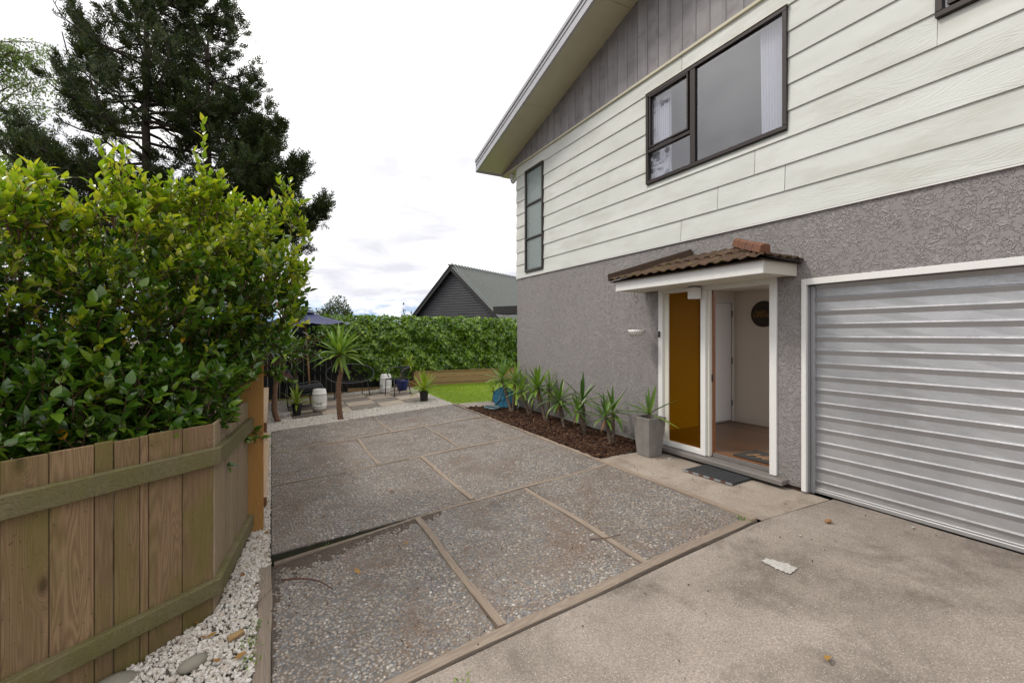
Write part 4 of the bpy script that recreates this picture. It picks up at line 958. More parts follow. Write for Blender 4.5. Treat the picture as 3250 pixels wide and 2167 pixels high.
Z2 = lambda x, y: (1140+x*520/2352, 1080+y*520/2352)
t = thing('yucca', (.12, 10.92, g(.12, 10.92)), 'trunked yucca with a kinked bare stem beside the left fence', 'yucca')
P = [on_y(*Z1(*q), 10.92) for q in ((255, 1525), (190, 1340), (180, 1150), (200, 850), (230, 710), (325, 650), (335, 540), (325, 430), (330, 250))]
stem(t, P, .062, .04, MAT['yucca_trunk']); crown(t, P[-1], .52, 46, 'yucca', 100, hang=3)
t = thing('yucca', (1.29, 10.11, g(1.29, 10.11)), 'trunked yucca with curved bare stem at the paving edge', 'yucca')
P = [on_y(*Z1(*q), 10.11) for q in ((1420, 1480), (1395, 1300), (1385, 1100), (1385, 800), (1432, 560), (1405, 400), (1390, 250))]
stem(t, P, .060, .036, MAT['yucca_trunk']); crown(t, P[-1], .54, 40, 'yucca', 104, hang=3)
leaf_obj(t, STRAP['yucca'][0], P[-1], Vector((.35, -.3, -.95)), Vector((.3, -.9, .2)), .62, 1.1)
def pot(name, c, r, h, label, mat, cat='plant pot'):
    p = thing(name, c, label, cat)
    MB().lathe([(r*.82, 0), (r*.95, h*.86), (r*1.06, h*.86), (r*1.08, h), (r*.96, h), (r*.9, h*.8), (0, h*.8)], c, 28).build('pot', mat, p, smooth=False); return p
pa = Vector((.503, 11.35, g(.503, 11.35)+.01)); pot('plant_pot', pa, .105, .25, 'black plastic pot beside the front white garden stool', MAT['blackpot'])
t = thing('yucca', pa+Vector((0, 0, .2)), 'lime green yucca in the black pot left of the stool', 'yucca'); crown(t, pa+Vector((0, 0, .26)), .36, 20, 'yucca_lime', 88)
pb_ = Vector((3.303, 10.87, g(3.303, 10.87)+.01)); pot('plant_pot', pb_, .108, .235, 'black plastic pot at the corner of the lawn', MAT['blackpot'])
t = thing('yucca', pb_+Vector((0, 0, .2)), 'lime green yucca in the black pot beside the lawn', 'yucca'); crown(t, pb_+Vector((0, 0, .25)), .40, 34, 'yucca_lime', 92)
bp = Vector((3.36, 13.2, g(3.36, 13.2))); p_ = thing('plant_pot', bp, 'glazed blue pot behind the metal chair', 'plant pot')
MB().lathe([(.12, 0), (.16, .13), (.165, .26), (.175, .28), (.175, .30), (.155, .30), (.15, .24), (0, .24)], bp, 28).build('pot', MAT['bluepot'], p_, smooth=True)
t = thing('yucca', bp+Vector((0, 0, .25)), 'small lime yucca on a bare stem in the blue pot', 'yucca'); c = on_y(*Z2(722, 315), 13.3)
stem(t, [bp+Vector((-.08, 0, .24)), bp+Vector((-.0, .03, .5)), c], .03, .02, MAT['yucca_stem']); crown(t, c, .22, 26, 'yucca_lime', 130)
c = on_y(*Z1(565, 500), 13.5); b_ = Vector((c.x+.03, 13.5, g(.6, 13.5)))
t = thing('yucca', b_, 'thin grey stemmed yucca behind the cushioned armchair', 'yucca'); stem(t, [b_, b_.lerp(c, .5), c], .05, .03, MAT['yucca_stem']); crown(t, c, .30, 22, 'yucca_dark', 130)

# ================================================================== FENCES
def fence_hit(u, A, B):          # where the bearing of photo column u meets the upright plane through A-B
    d = ray(u, 1062); a = np.array([A.x, A.y]); b = np.array([B.x, B.y]); e = b-a
    M = np.array([[d[0], -e[0]], [d[1], -e[1]]]); t, s_ = np.linalg.solve(M, a); return Vector((a[0]+e[0]*s_, a[1]+e[1]*s_))
ff = thing('paling_fence', (-.6, 3.6, -.4), 'weathered green stained timber paling fence in the left foreground', 'fence')
def paling(parent, a, b, n2, z0, z1, mat, th=.019, name='paling'):
    # a,b plan points, n2 the outward (camera side) normal
    q = [a, b, b-n2*th, a-n2*th]; top = z1+random.uniform(-.006, .006)
    MB().hexa([(p.x, p.y, z0) for p in q], [(p.x, p.y, top) for p in q]).build(name, mat, parent, bevel=.003)
dA = (FA1-FA0).normalized(); nA = Vector((dA.y, -dA.x)); nA = nA if nA.dot(-FA0) > 0 else -nA
pts = [FA0]+[fence_hit(u, FA0, FA1) for u in (579.5, 472.8, 445, 362, 301, 156.5, 0)]
pts += [pts[-1]+dA*.19, pts[-1]+dA*.36, pts[-1]+dA*.56, pts[-1]+dA*.76]
for a, b in zip(pts[:-1], pts[1:]): paling(ff, a+dA*random.uniform(.002, .004), b-dA*random.uniform(.002, .004), nA, -.44, .975, MAT['paling'])
PB = Vector((-.20, 4.99)); dB = (PB-FA0).normalized(); nB = Vector((dB.y, -dB.x)); nB = nB if nB.x > 0 else -nB
L_ = (PB-FA0).length; n = 8
ws = np.cumsum([0]+[random.uniform(.11, .19) for _ in range(n)]); ws = ws/ws[-1]*L_
for a, b in zip(ws[:-1], ws[1:]): paling(ff, FA0+dB*(a+.006)+nB*random.uniform(0, .006), FA0+dB*(b-.006)+nB*random.uniform(0, .006), nB, -.44, .975, MAT['paling_pale'])
Cn = FA0+nA*.0+nB*.0
def rail(parent, p, q, n2, z0, z1, d, mat, name='rail'):
    k = [p, q, q+n2*d, p+n2*d]; MB().hexa([(v.x, v.y, z0) for v in k], [(v.x, v.y, z1) for v in k]).build(name, mat, parent, bevel=.004)
# mitred corner point on the rail faces
def isect(p, d, q, e):
    M = np.array([[d.x, -e.x], [d.y, -e.y]]); t, _ = np.linalg.solve(M, np.array([q.x-p.x, q.y-p.y])); return p+d*t
RD = .052; cin = FA0; cout = isect(FA0+nA*RD, dA, FA0+nB*RD, dB)
for z0, z1 in ((.693, .812), (-.215, -.105)):
    e = pts[-1]; k = [cin+nA*.001, e+nA*.001, e+nA*RD, cout]
    MB().hexa([(v.x, v.y, z0) for v in k], [(v.x, v.y, z1) for v in k]).build('rail', MAT['rail_wood'], ff, bevel=.005)
    k = [cin+nB*.001, cout, PB+nB*RD, PB+nB*.001]
    MB().hexa([(v.x, v.y, z0+.001) for v in k], [(v.x, v.y, z1+.001) for v in k]).build('rail', MAT['rail_wood'], ff, bevel=.005)
sf = thing('side_fence', (-.13, 7.2, -.3), 'side fence with orange post and pale new rails beyond the shrub', 'fence')
box('post', MAT['post'], sf, -.285, -.07, 5.03, 5.22, -.42, 1.44, .004)
y = 5.28
while y < 13.9: MB().box(-.185, -.165, y, min(y+.146, 13.95), -.36, 1.35).build('paling', MAT['paling_pale'] if y < 9.6 else MAT['darkfence'], sf, bevel=.002); y += .15
for z in (.53, -.285):
    b = MB().box(-.164, -.045, 5.66, 9.4, z, z+.112).build('rail', MAT['newtimber'], sf, bevel=.004)
    MB().box(-.162, -.047, 5.652, 5.6595, z+.003, z+.109).build('rail_end', MAT['endgrain'], sf)
    for k in range(5): pass
bf = thing('back_fence', (3, 14.3, -.2), 'dark paling fence behind the patio seats', 'fence')
x = -2.2
while x < 9.5:
    MB().box(x, x+.146, 14.28, 14.30, -.25, 1.93+random.uniform(-.008, .008)).build('paling', MAT['darkfence'], bf); x += .150 if random.random() > .06 else .156
for k in range(5): box('kickboard', MAT['sleeper'], bf, -2.2+k*1.4, -2.2+(k+1)*1.4-.01, 14.24, 14.27, g(-2.2+k*1.4+.7, 14.2)-.06, g(-2.2+k*1.4+.7, 14.2)+.07)
box('rail', MAT['darkfence'], bf, -2.2, 9.5, 14.225, 14.279, 1.6, 1.7); box('rail', MAT['darkfence'], bf, -2.2, 9.5, 14.225, 14.279, .45, .55)
# raised garden bed
rb = thing('raised_garden_bed', (6, 13.95, 0), 'low timber sleeper garden bed at the back of the lawn', 'garden bed')
for z0, z1, d in ((-.02, .075, .012), (.08, .25, 0), (.256, .43, .006)): box('sleeper', MAT['sleeper'], rb, 3.95, 9.2, 13.87+d, 13.93, z0, z1, .004)
box('sleeper', MAT['sleeper'], rb, 3.945, 9.2, 13.85, 13.96, .434, .462, .004); box('end_post', MAT['sleeper'], rb, 3.90, 3.948, 13.86, 14.2, -.05, .44, .004)
box('fill', MAT['soil'], rb, 3.95, 9.2, 13.931, 14.22, 0, .40, 0)
lt = thing('loose_sleepers', (3.72, 13.6, 0), 'two short reddish timbers stacked beside the blue pot', 'timber')
box('timber', MAT['endgrain'], lt, 3.52, 3.93, 13.66, 13.76, .0, .10, .005); box('timber', MAT['endgrain'], lt, 3.50, 3.90, 13.68, 13.77, .105, .20, .005)

# ================================================================== PATIO FURNITURE
def stool(c, label, face, grime=True):
    p = thing('garden_stool', c, label, 'garden stool'); h = .52
    pr = [(.118, 0), (.135, .006), (.139, .03), (.155, .10), (.1585, .128), (.162, .130), (.162, .136), (.159, .139), (.166, .22), (.167, .27), (.164, .35), (.157, .405), (.1605, .408), (.1605, .414), (.1555, .418), (.142, .49), (.135, .510), (.128, h), (.05, h), (.05, h-.005), (0, h-.005)]
    MB().lathe(pr, c, 36).build('barrel', MAT['ceramic'], p, smooth=True)
    mb = MB()
    def blob(ac, zc, pts2):
        ring = []
        for du, dv in pts2:
            z = zc+dv; r = np.interp(z, [q[1] for q in pr[3:12]], [q[0] for q in pr[3:12]])+.0018; a = face+ac+du/.165
            ring.append((c.x+r*math.cos(a), c.y+r*math.sin(a), c.z+z))
        mb.add(ring, [tuple(range(len(ring)))])
    for s_ in (-1, 1):
        ac = s_*.21; blob(ac, .195, [(-.009, -.008), (.009, -.008), (.009, .008), (-.009, .008)])
        for k in range(4):
            a0 = k*math.pi/2; pts_ = []
            for q in range(9):
                th = -.62+1.24*q/8; pts_.append((.030*math.cos(a0+th)*1.08, .030*math.sin(a0+th)*1.08))
            for q in range(9):
                th = .45-.9*q/8; pts_.append((math.cos(a0+th)*(.020+.006*abs(th)), math.sin(a0+th)*(.020+.006*abs(th))))
            blob(ac, .195, pts_)
    mb.build('pierced_motif', MAT['blackhole'], p)
    if grime: MB().lathe([(.1365, .004), (.1425, .03), (.150, .07)], c, 36, False).build('grimy_foot', MAT['grime'], p, smooth=True)
sa = Vector((.986, 11.46, g(.986, 11.46)+.01)); stool(sa, 'white barrel garden stool in front of the cushioned armchair', math.atan2(-11.4, -1.4))
sb = Vector((2.889, 13.2, g(2.889, 13.2)+.01)); stool(sb, 'white barrel garden stool between the woven loveseat and metal chair', math.atan2(-12.5, -5.0)-.75, False)
def umbrella():
    c = Vector((.74, 12.85, 0)); p = thing('patio_umbrella', (.88, 12.9, g(.88, 12.9)), 'navy blue canvas patio umbrella on a timber pole', 'umbrella'); R_ = 1.14; za, zr = 2.235, 1.885
    cor = [Vector((c.x+R_*math.cos(a), c.y+R_*math.sin(a), zr+.035*math.cos(a))) for a in [math.pi*2*k/8+.05 for k in range(8)]]; ap = Vector((c.x, c.y, za))
    for k in range(8):
        a, b = cor[k], cor[(k+1) % 8]; n = 6; mb = MB(); idx = {}
        for i in range(n+1):
            for j in range(n+1):
                t = i/n; s_ = j/n; q = ap.lerp(a.lerp(b, s_), max(t, .06)); sag = math.sin(math.pi*s_)*t*.05+math.sin(math.pi*t)*.035; q = q-Vector((0, 0, sag)); q += (ap.lerp(q, 1)-q)*0
                idx[i, j] = len(mb.v); mb.v.append(tuple(q))
        for i in range(n):
            for j in range(n): mb.f.append((idx[i, j], idx[i+1, j], idx[i+1, j+1], idx[i, j+1]))
        mb.build('canopy_panel', MAT['navy'], p, smooth=True)
        MB().tube([ap-Vector((0, 0, .10)), a-Vector((0, 0, .012))], .009, 5).build('rib', MAT['bamboo'], p)
    MB().lathe([(.30, -.075), (.2, -.01), (.08, .04), (.02, .06), (0, .06)], ap, 16, False).build('vent_cap', MAT['navy_grey'], p, smooth=True)
    MB().tube([(.90, 12.9, g(.9, 12.9)), (.745, 12.85, 2.27)], .022, 10).build('pole', MAT['bamboo'], p, smooth=True)
umbrella()
def loveseat():
    p = thing('woven_loveseat', (1.93, 13.3, g(1.93, 13.3)), 'black woven oval loveseat against the dark fence', 'loveseat'); c = Vector((1.93, 13.25, .525))
    def rim(t, k=1.):
        a = 2*math.pi*t; ca, sa_ = math.cos(a), math.sin(a); e = 2/2.5
        u = math.copysign(abs(ca)**e, ca)*.63*k; v = math.copysign(abs(sa_)**e, sa_)*.25*k; return c+Vector((u, .55*v+.05*(1-abs(ca))*0, v))
    MB().tube([rim(k/56) for k in range(56)], .014, 8, closed=True).build('hoop', MAT['greymetal'], p, smooth=True)
    mb = MB()
    for k in range(58):
        u = -.6+1.2*k/57; a = math.acos(max(-1, min(1, (abs(u)/.63)**1.25)))/(2*math.pi); v = (math.sin(2*math.pi*a))**(.8)*.25
        top = c+Vector((u, .55*v, v)); bot = c+Vector((u, -.55*v, -v)); m_ = (top+bot)/2+Vector((0, .30*(v/.25), -.10*(v/.25)))
        mb.tube(bez([top, m_, bot], 5), .0038, 4)
    mb.build('woven_cord', MAT['blackmetal'], p)
    z0 = lambda x, y_: g(x, y_)
    for x, y0, y1 in ((1.49, 13.14, 13.08), (2.42, 13.14, 13.0), (1.58, 13.40, 13.52), (2.30, 13.40, 13.52)):
        MB().tube([(x+(1.93-x)*.12, y0, .33), (x, y1, z0(x, y1))], .011, 8).build('leg', MAT['blackmetal'], p, smooth=True)
    MB().tube([(1.55, 13.14, .32), (2.36, 13.14, .32)], .01, 8).build('cross_bar', MAT['blackmetal'], p)
loveseat()
def pad(mb, c, ax, ay, az): mb.obox(c, ax, ay, az)
def armchair():
    p = thing('cushioned_armchair', (.75, 12.25, g(.75, 12.25)), 'low charcoal cushioned armchair facing right beside the umbrella pole', 'armchair')
    m_ = MB(); m_.obox((.80, 12.25, .27), (.30, 0, .015), (0, .27, 0), (-.004, 0, .065)); m_.build('seat_cushion', MAT['cushion'], p, smooth=False, bevel=.04, seg=3)
    m_ = MB(); m_.obox((.40, 12.25, .50), (.135, 0, -.245), (0, .27, 0), (.075, 0, .04)); m_.build('back_cushion', MAT['cushion'], p, bevel=.045, seg=3)
    m_ = MB(); m_.obox((.36, 11.972, .60), (.05, 0, -.075), (0, .004, 0), (.05, 0, .03)); m_.build('faded_patch', MAT['pink'], p, bevel=.003)
    z = g(.75, 12.25)
    for y_ in (11.93, 12.57):
        zz = .40
        MB().tube(bez([(.42, y_, zz-.03), (.7, y_, zz-.02), (.98, y_, zz+.015), (1.08, y_, zz-.03), (1.10, y_, zz-.15), (1.08, y_, z+.02)], 6), .016, 8).build('arm', MAT['greymetal'], p, smooth=True)
        MB().tube([(1.08, y_, z+.018), (.35, y_, z+.018), (.30, y_, .62)], .014, 8).build('leg_frame', MAT['blackmetal'], p, smooth=True)
    m_ = MB(); m_.box(.45, 1.08, 11.96, 12.54, .13, .19); m_.build('seat_frame', MAT['blackmetal'], p, bevel=.01)
armchair()
def metal_chair():
    p = thing('metal_chair', (3.05, 12.45, g(3.05, 12.45)), 'charcoal metal garden chair with curved woven back near the lawn', 'chair')
    L4 = [(2.755, 12.645), (2.905, 12.20), (3.17, 12.76), (3.35, 12.28)]; top = [(2.77, 12.62), (2.90, 12.24), (3.19, 12.72), (3.31, 12.34)]
    for (x, y_), (tx, ty) in zip(L4, top): MB().tube([(tx, ty, .395), (x, y_, g(x, y_))], .0135, 8).build('leg', MAT['greymetal'], p, smooth=True)
    q = [top[1], top[3], top[2], top[0]]
    MB().hexa([(x, y_, .385) for x, y_ in q], [(x, y_, .41) for x, y_ in q]).build('seat', MAT['blackmetal'], p, bevel=.008)
    path = bez([(2.87, 12.69, .42), (2.82, 12.70, .56), (2.90, 12.72, .66), (3.10, 12.69, .70), (3.30, 12.56, .725), (3.36, 12.38, .72), (3.24, 12.26, .69), (3.10, 12.22, .62), (3.14, 12.24, .52), (3.24, 12.30, .41)], 7)
    MB().tube(path, .0135, 8).build('back_hoop', MAT['greymetal'], p, smooth=True)
    mb = MB()
    for k in range(22):
        t = .34+.36*k/21; a = path[int(t*(len(path)-1))]; b = Vector((3.25-.02+.06*math.sin(k/21*math.pi), 12.70-.38*k/21, .41)); mb.tube([a, a.lerp(b, .5)+Vector((.02, .01, 0)), b], .0055, 4)
    for h_ in range(7):
        pts_ = []
        for k in range(12):
            t = .34+.36*k/11; a = path[int(t*(len(path)-1))]; b = Vector((3.25-.02+.06*math.sin(k/11*math.pi), 12.70-.38*k/11, .41)); pts_.append(a.lerp(b, (h_+.5)/7))
        mb.tube(pts_, .006, 4)
    mb.build('woven_back', MAT['blackmetal'], p)
metal_chair()
def hose_reel():
    c = Vector((4.47, 8.82, .235)); p = thing('hose_reel', (4.47, 8.82, 0), 'teal plastic hose reel with grey hose at the house corner', 'hose reel')
    ax = Vector((-.70, -.62, .10)).normalized(); u = ax.cross(Vector((0, 0, 1))).normalized(); v = u.cross(ax)
    def disc(off, r, th, name, mat, bev=.006):
        n = 36; q = c+ax*off; MB().hexa([q+(u*math.cos(2*math.pi*k/n)+v*math.sin(2*math.pi*k/n))*r for k in range(n)], [q+ax*th+(u*math.cos(2*math.pi*k/n)+v*math.sin(2*math.pi*k/n))*r for k in range(n)]).build(name, mat, p, bevel=bev)
    disc(.07, .225, .014, 'flange', MAT['teal']); disc(-.10, .225, .014, 'flange', MAT['teal']); disc(-.085, .10, .155, 'drum', MAT['teal'], 0); disc(.085, .06, .02, 'hub', MAT['teal'])
    for k in range(8):
        a = 2*math.pi*k/8; d = u*math.cos(a)+v*math.sin(a); MB().tube([c+ax*.088+d*.06, c+ax*.088+d*.215], .009, 6).build('spoke', MAT['teal'], p)
    q = c+ax*.087; MB().tube([q+(u*math.cos(2*math.pi*k/40)+v*math.sin(2*math.pi*k/40))*.222 for k in range(40)], .010, 6, closed=True).build('rim', MAT['teal'], p, smooth=True)
    mb = MB(); pts_ = []
    for k in range(6*16): a = 2*math.pi*k/16; pts_.append(c+ax*(-.07+.13*(k/96))+(u*math.cos(a)+v*math.sin(a))*(.118+.008*math.sin(k*.7)))
    mb.tube(pts_, .012, 6).build('hose', MAT['hose'], p, smooth=True)
    lp = []
    for k in range(64):
        a = 2*math.pi*k/21; lp.append(Vector((4.13+.13*math.cos(a)+.02*math.sin(k*.31), 8.72+.24*math.sin(a)+.03*math.sin(k*.17), .035+.012*(k % 21 > 10)+.0006*k)))
    MB().tube([c+Vector((-.1, -.05, .1)), Vector((4.32, 8.85, .1))]+lp, .010, 6).build('hose', MAT['hose'], p, smooth=True)
    for s_ in (-1, 1): MB().tube(bez([c+ax*(.10*s_-.01)+Vector((0, 0, .02)), c+ax*(.11*s_)+u*.12+Vector((0, 0, -.12)), c+ax*(.12*s_)+u*.2+Vector((0, 0, -.225))], 5), .011, 6).build('stand', MAT['greymetal'], p, smooth=True)
    MB().tube(bez([c+ax*.1+u*-.1, Vector((4.62, 8.60, .2)), Vector((4.66, 8.5, .10)), Vector((4.58, 8.42, .05))], 6), .009, 6).build('handle', MAT['pvc'], p, smooth=True)
hose_reel()

# ================================================================== FOLIAGE
LEAF_V = []; LEAF_F = []
def oval_leaf(n=5, w=.30, cup=.10, curl=.18):
    V = []; F = []
    for i in range(n+1):
        t = i/n; wd = w*math.sin(math.pi*min(1, t**.8))**.8*(1-.25*t) if 0 < i < n else .012; z = -curl*t*t+.06*t
        V += [(-wd, t, z+cup*wd/w*.5), (0, t, z), (wd, t, z+cup*wd/w*.5)]
    for i in range(n): a = i*3; F += [(a, a+1, a+4, a+3), (a+1, a+2, a+5, a+4)]
    return np.array(V), np.array(F)
OVAL = oval_leaf(5, .30, .12, .20); OVAL_LO = oval_leaf(3)
def template_mesh(name, tpl, mat):
    me = np_mesh(name, tpl[0], tpl[1], True); me.materials.append(mat); return me
def leaf_cloud(parent, mat, tpl, P, D, U, S, single=0, cam_near=True, name='foliage', leafname='leaf'):
    """leaves at P along D; the ones that show largest become parts of their own, the rest one part"""
    n = len(P); idx = np.arange(n)
    if single:
        dist = np.linalg.norm(P-np.array([0, 0, CAMZ]), axis=1); score = S/dist
        order = np.argsort(-score); pick = order[:single]; rest = order[single:]
        me = template_mesh(leafname, tpl, mat); M = rotmats(D[pick], U[pick], S[pick])
        inv = WM[parent.name].inverted()
        for m3, t in zip(M, P[pick]):
            o = bpy.data.objects.new(leafname, me); COL.objects.link(o); o.parent = parent; o.matrix_parent_inverse = inv
            o.matrix_basis = Matrix(((m3[0, 0], m3[0, 1], m3[0, 2], t[0]), (m3[1, 0], m3[1, 1], m3[1, 2], t[1]), (m3[2, 0], m3[2, 1], m3[2, 2], t[2]), (0, 0, 0, 1)))
        idx = rest
    M = rotmats(D[idx], U[idx], S[idx]); V, F = bulk(tpl[0], tpl[1], M, P[idx])
    o = link(name, np_mesh(name, V, F, True), mat, parent)
    if single: o['kind'] = 'stuff'
    return o
def camellia():
    t = thing('camellia_shrub', (-1.0, 4.7, -.3), 'large glossy camellia shrub with lime new shoots above the foreground fence', 'shrub')
    clump = [((-.30, 5.05, 1.85), (.56, .58, 1.02)), ((-.72, 4.75, 1.80), (.62, .62, .98)), ((-1.20, 4.55, 1.75), (.70, .62, 1.0)), ((-1.75, 4.30, 1.70), (.72, .66, .98)), ((-2.35, 4.0, 1.65), (.75, .7, .98)), ((-2.9, 3.6, 1.6), (.7, .7, .95)), ((-.02, 5.35, 1.75), (.34, .36, .72)), ((-.38, 4.65, 1.05), (.42, .55, .42)), ((-.62, 4.2, 1.02), (.36, .36, .36)), ((-.95, 4.05, 1.02), (.45, .35, .38)), ((-1.35, 3.8, 1.02), (.45, .36, .38)), ((-1.8, 3.5, 1.05), (.5, .4, .4)), ((-2.3, 3.2, 1.1), (.5, .4, .4)), ((-1.3, 4.4, .85), (.9, .5, .4))]
    P, D, U, S, NEW = [], [], [], [], []; twig = MB()
    def pu(o):
        X = o[0]*_c-o[1]*_s; Z = o[0]*_s+o[1]*_c; return 1625+1444.4*X/Z, 1062-1444.4*(o[2]-CAMZ)/Z
    def inside(o):               # the rounded outline the bush has been clipped to
        u, v = pu(o); top = np.interp(u, [-400, 0, 50, 120, 230, 300, 365, 450, 560, 650, 720, 790, 850, 905, 960], [560, 570, 520, 600, 670, 640, 580, 620, 610, 575, 620, 670, 660, 620, 680])
        right = np.interp(v, [560, 700, 850, 1000, 1090, 1160, 1250, 1400], [935, 968, 978, 960, 900, 850, 770, 740]); return v > top+45 and u < right-8
    def shoot(o, d, L, n, s0, new):
        d = d/np.linalg.norm(d); side = np.cross(d, [0, 0, 1.]); nn = np.linalg.norm(side); side = side/nn if nn > .05 else np.array([1., 0, 0]); up = np.cross(side, d)
        bend = rng.normal(0, .12, 3); a0 = rng.uniform(0, 6.28)
        for k in range(n):
            s_ = (k+.6)/n; p = o+d*L*s_+bend*L*s_*s_; a = a0+k*2.4; out = side*math.cos(a)+up*math.sin(a)
            q = d*(.45+.75*s_)+out*(1.0-.45*s_)+np.array([0, 0, .22])-np.array([0, 0, .30])*(0 if new else 1); q += rng.normal(0, .16, 3)
            P.append(p); D.append(q); U.append(d*.9-out*.35+np.array([0, 0, .8])+rng.normal(0, .2, 3)); S.append(s0*rng.uniform(.7, 1.12)*(1-.25*s_ if new else 1)); NEW.append(new and (s_ > .15 or rng.random() < .6))
        twig.tube([o-d*.06, o+d*L*.5+bend*L*.25, o+d*L+bend*L], [.0035, .0026, .0016], 3, cap=False)
    for (c, r) in clump:
        c = np.array(c); r = np.array(r); n = int(700*max(r[0]*r[2], .3*r[0])/(.6))
        for _ in range(n):
            v = rand_dirs(1)[0]
            if v[2] < -.7 and rng.random() < .6: continue
            if v[1] > .35 and rng.random() < .55: continue
            k = rng.uniform(.45, 1.0)**.5*(1+.10*math.sin(7*v[0]+5*v[2]+c[0]*9)+.08*math.sin(11*v[1]-8*v[2])); o = c+r*v*k
            if o[2] < .62+.12*rng.random() or (o[2] < 1.0 and (Vector((o[0], o[1]))-FA0).dot(nA) > -.03) or (o[2] < 1.02 and o[1] > 3.9 and o[0] > -.3): continue
            if not inside(o): continue
            out = v*np.array([1, 1, .5]); d = out*.55+np.array([0, 0, .75])+rng.normal(0, .28, 3)
            hi = (o[2]-1.1)/1.35+.3*(k-.8); new = rng.random() < hi**1.75 if hi > 0 else False
            shoot(o, d, rng.uniform(.10, .22), int(rng.integers(6, 10)), rng.uniform(.078, .10), new)
    # upright new shoots standing above the crown
    tips = [(365, 440, 3.35, .75), (650, 445, 3.75, .72), (380, 500, 3.3, .5), (640, 500, 3.8, .5), (45, 475, 2.75, .45), (470, 560, 3.5, .35), (540, 570, 3.6, .32), (580, 575, 3.7, .3), (120, 590, 2.9, .3), (230, 640, 3.1, .3), (700, 560, 3.9, .38), (740, 610, 4.0, .3), (800, 640, 4.1, .25), (905, 575, 4.5, .42), (860, 625, 4.4, .3), (300, 600, 3.2, .32), (170, 560, 3.0, .3), (90, 520, 2.8, .34), (0, 560, 2.6, .4), (930, 640, 4.6, .3), (620, 600, 3.7, .3), (420, 600, 3.4, .3), (505, 600, 3.5, .26), (955, 840, 4.7, .25), (960, 700, 4.7, .25)]
    for (u, v, Z, L) in tips:
        tp = np.array(on_depth(u, v, Z)); L *= .92; lean = rng.normal(0, .06, 3); d = np.array([0, 0, 1.])+lean; shoot(tp-d*L, d, L, int(L/.026)+3, .092, True)
        for _ in range(6):
            o = tp-d*L*rng.uniform(.35, 1.0)+rng.normal(0, .03, 3); shoot(o, np.array([rng.normal(0, .5), rng.normal(0, .5), 1.]), L*.45, 8, .088, True)
    # low branches reaching out over the gravel and patio
    for (u, v, Z, u2, v2, Z2, L) in ((930, 1120, 4.9, 1035, 1065, 5.1, 1), (890, 1150, 4.8, 1000, 1128, 5.0, 1), (830, 1180, 4.5, 900, 1205, 4.7, 1), (740, 1330, 4.3, 800, 1390, 4.4, 1), (700, 1370, 4.1, 750, 1400, 4.2, 1), (560, 1390, 3.6, 600, 1420, 3.6, 1), (420, 1330, 3.3, 470, 1400, 3.3, 1)):
        a = np.array(on_depth(u, v, Z)); b = np.array(on_depth(u2, v2, Z2)); twig.tube([a+(a-b)*.8, a, b], [.006, .005, .003], 4, cap=False)
        for k in range(7):
            s_ = (k+.5)/7; shoot(a+(b-a)*s_, (b-a)/np.linalg.norm(b-a)*.6+rng.normal(0, .4, 3)+np.array([0, 0, .35]), .13, 7, .078, k > 4 and v < 1120)
    P, D, U, S, NEW = map(np.array, (P, D, U, S, NEW))
    leaf_cloud(t, MAT['camellia_new'], OVAL, P[NEW], D[NEW], U[NEW], S[NEW], 120, name='young_foliage', leafname='young_leaf')
    o = ~NEW; leaf_cloud(t, MAT['camellia'], OVAL, P[o], D[o], U[o], S[o], 180, name='foliage')
    twig.build('twigs', MAT['bark'], t)
    bases = [(-.45, 5.1), (-.8, 4.85), (-1.15, 4.7), (-1.6, 4.5), (-2.0, 4.3), (-2.5, 4.0), (-.9, 4.6), (-1.4, 4.35)]
    for (bx_, by_) in bases:
        for k in range(3):
            tp = Vector((bx_+rng.normal(0, .28), by_+rng.normal(0, .2)-.05, rng.uniform(1.9, 2.6))); b = Vector((bx_, by_, -.35))
            m1 = b.lerp(tp, .35)+Vector((rng.normal(0, .09), rng.normal(0, .09), 0)); m2 = b.lerp(tp, .7)+Vector((rng.normal(0, .07), rng.normal(0, .07), 0)); q = bez([b, m1, m2, tp], 5)
            MB().tube(q, [.024-.02*i/(len(q)-1) for i in range(len(q))], 7).build('branch', MAT['bark'], t, smooth=True)
camellia()
def golden_shrub():
    t = thing('golden_shrub', (-2.2, 6.6, -.3), 'yellow green bush glimpsed through the camellia above the fence', 'shrub')
    n = 9000; c = np.array([-2.75, 6.3, .75]); v = rand_dirs(n); k = rng.uniform(.6, 1, n)[:, None]; P = c+v*np.array([2.3, .55, 1.25])*k*(1+.12*np.sin(9*v[:, :1]+7*v[:, 2:])); keep = P[:, 2] > -.2; P = P[keep]; n = len(P)
    D = v[keep]+rng.normal(0, .6, (n, 3)); leaf_cloud(t, MAT['golden'], OVAL_LO, P, D, rng.normal(0, .5, (n, 3))+np.array([0, 0, 1]), rng.uniform(.03, .06, n))
    for k in range(5): MB().tube([(-3.2+k*.6, 6.6, -.3), (-3.3+k*.65, 6.55, .5), (-3.3+k*.7, 6.5, 1.1)], [.025, .015, .005], 6).build('stem', MAT['bark'], t)
golden_shrub()
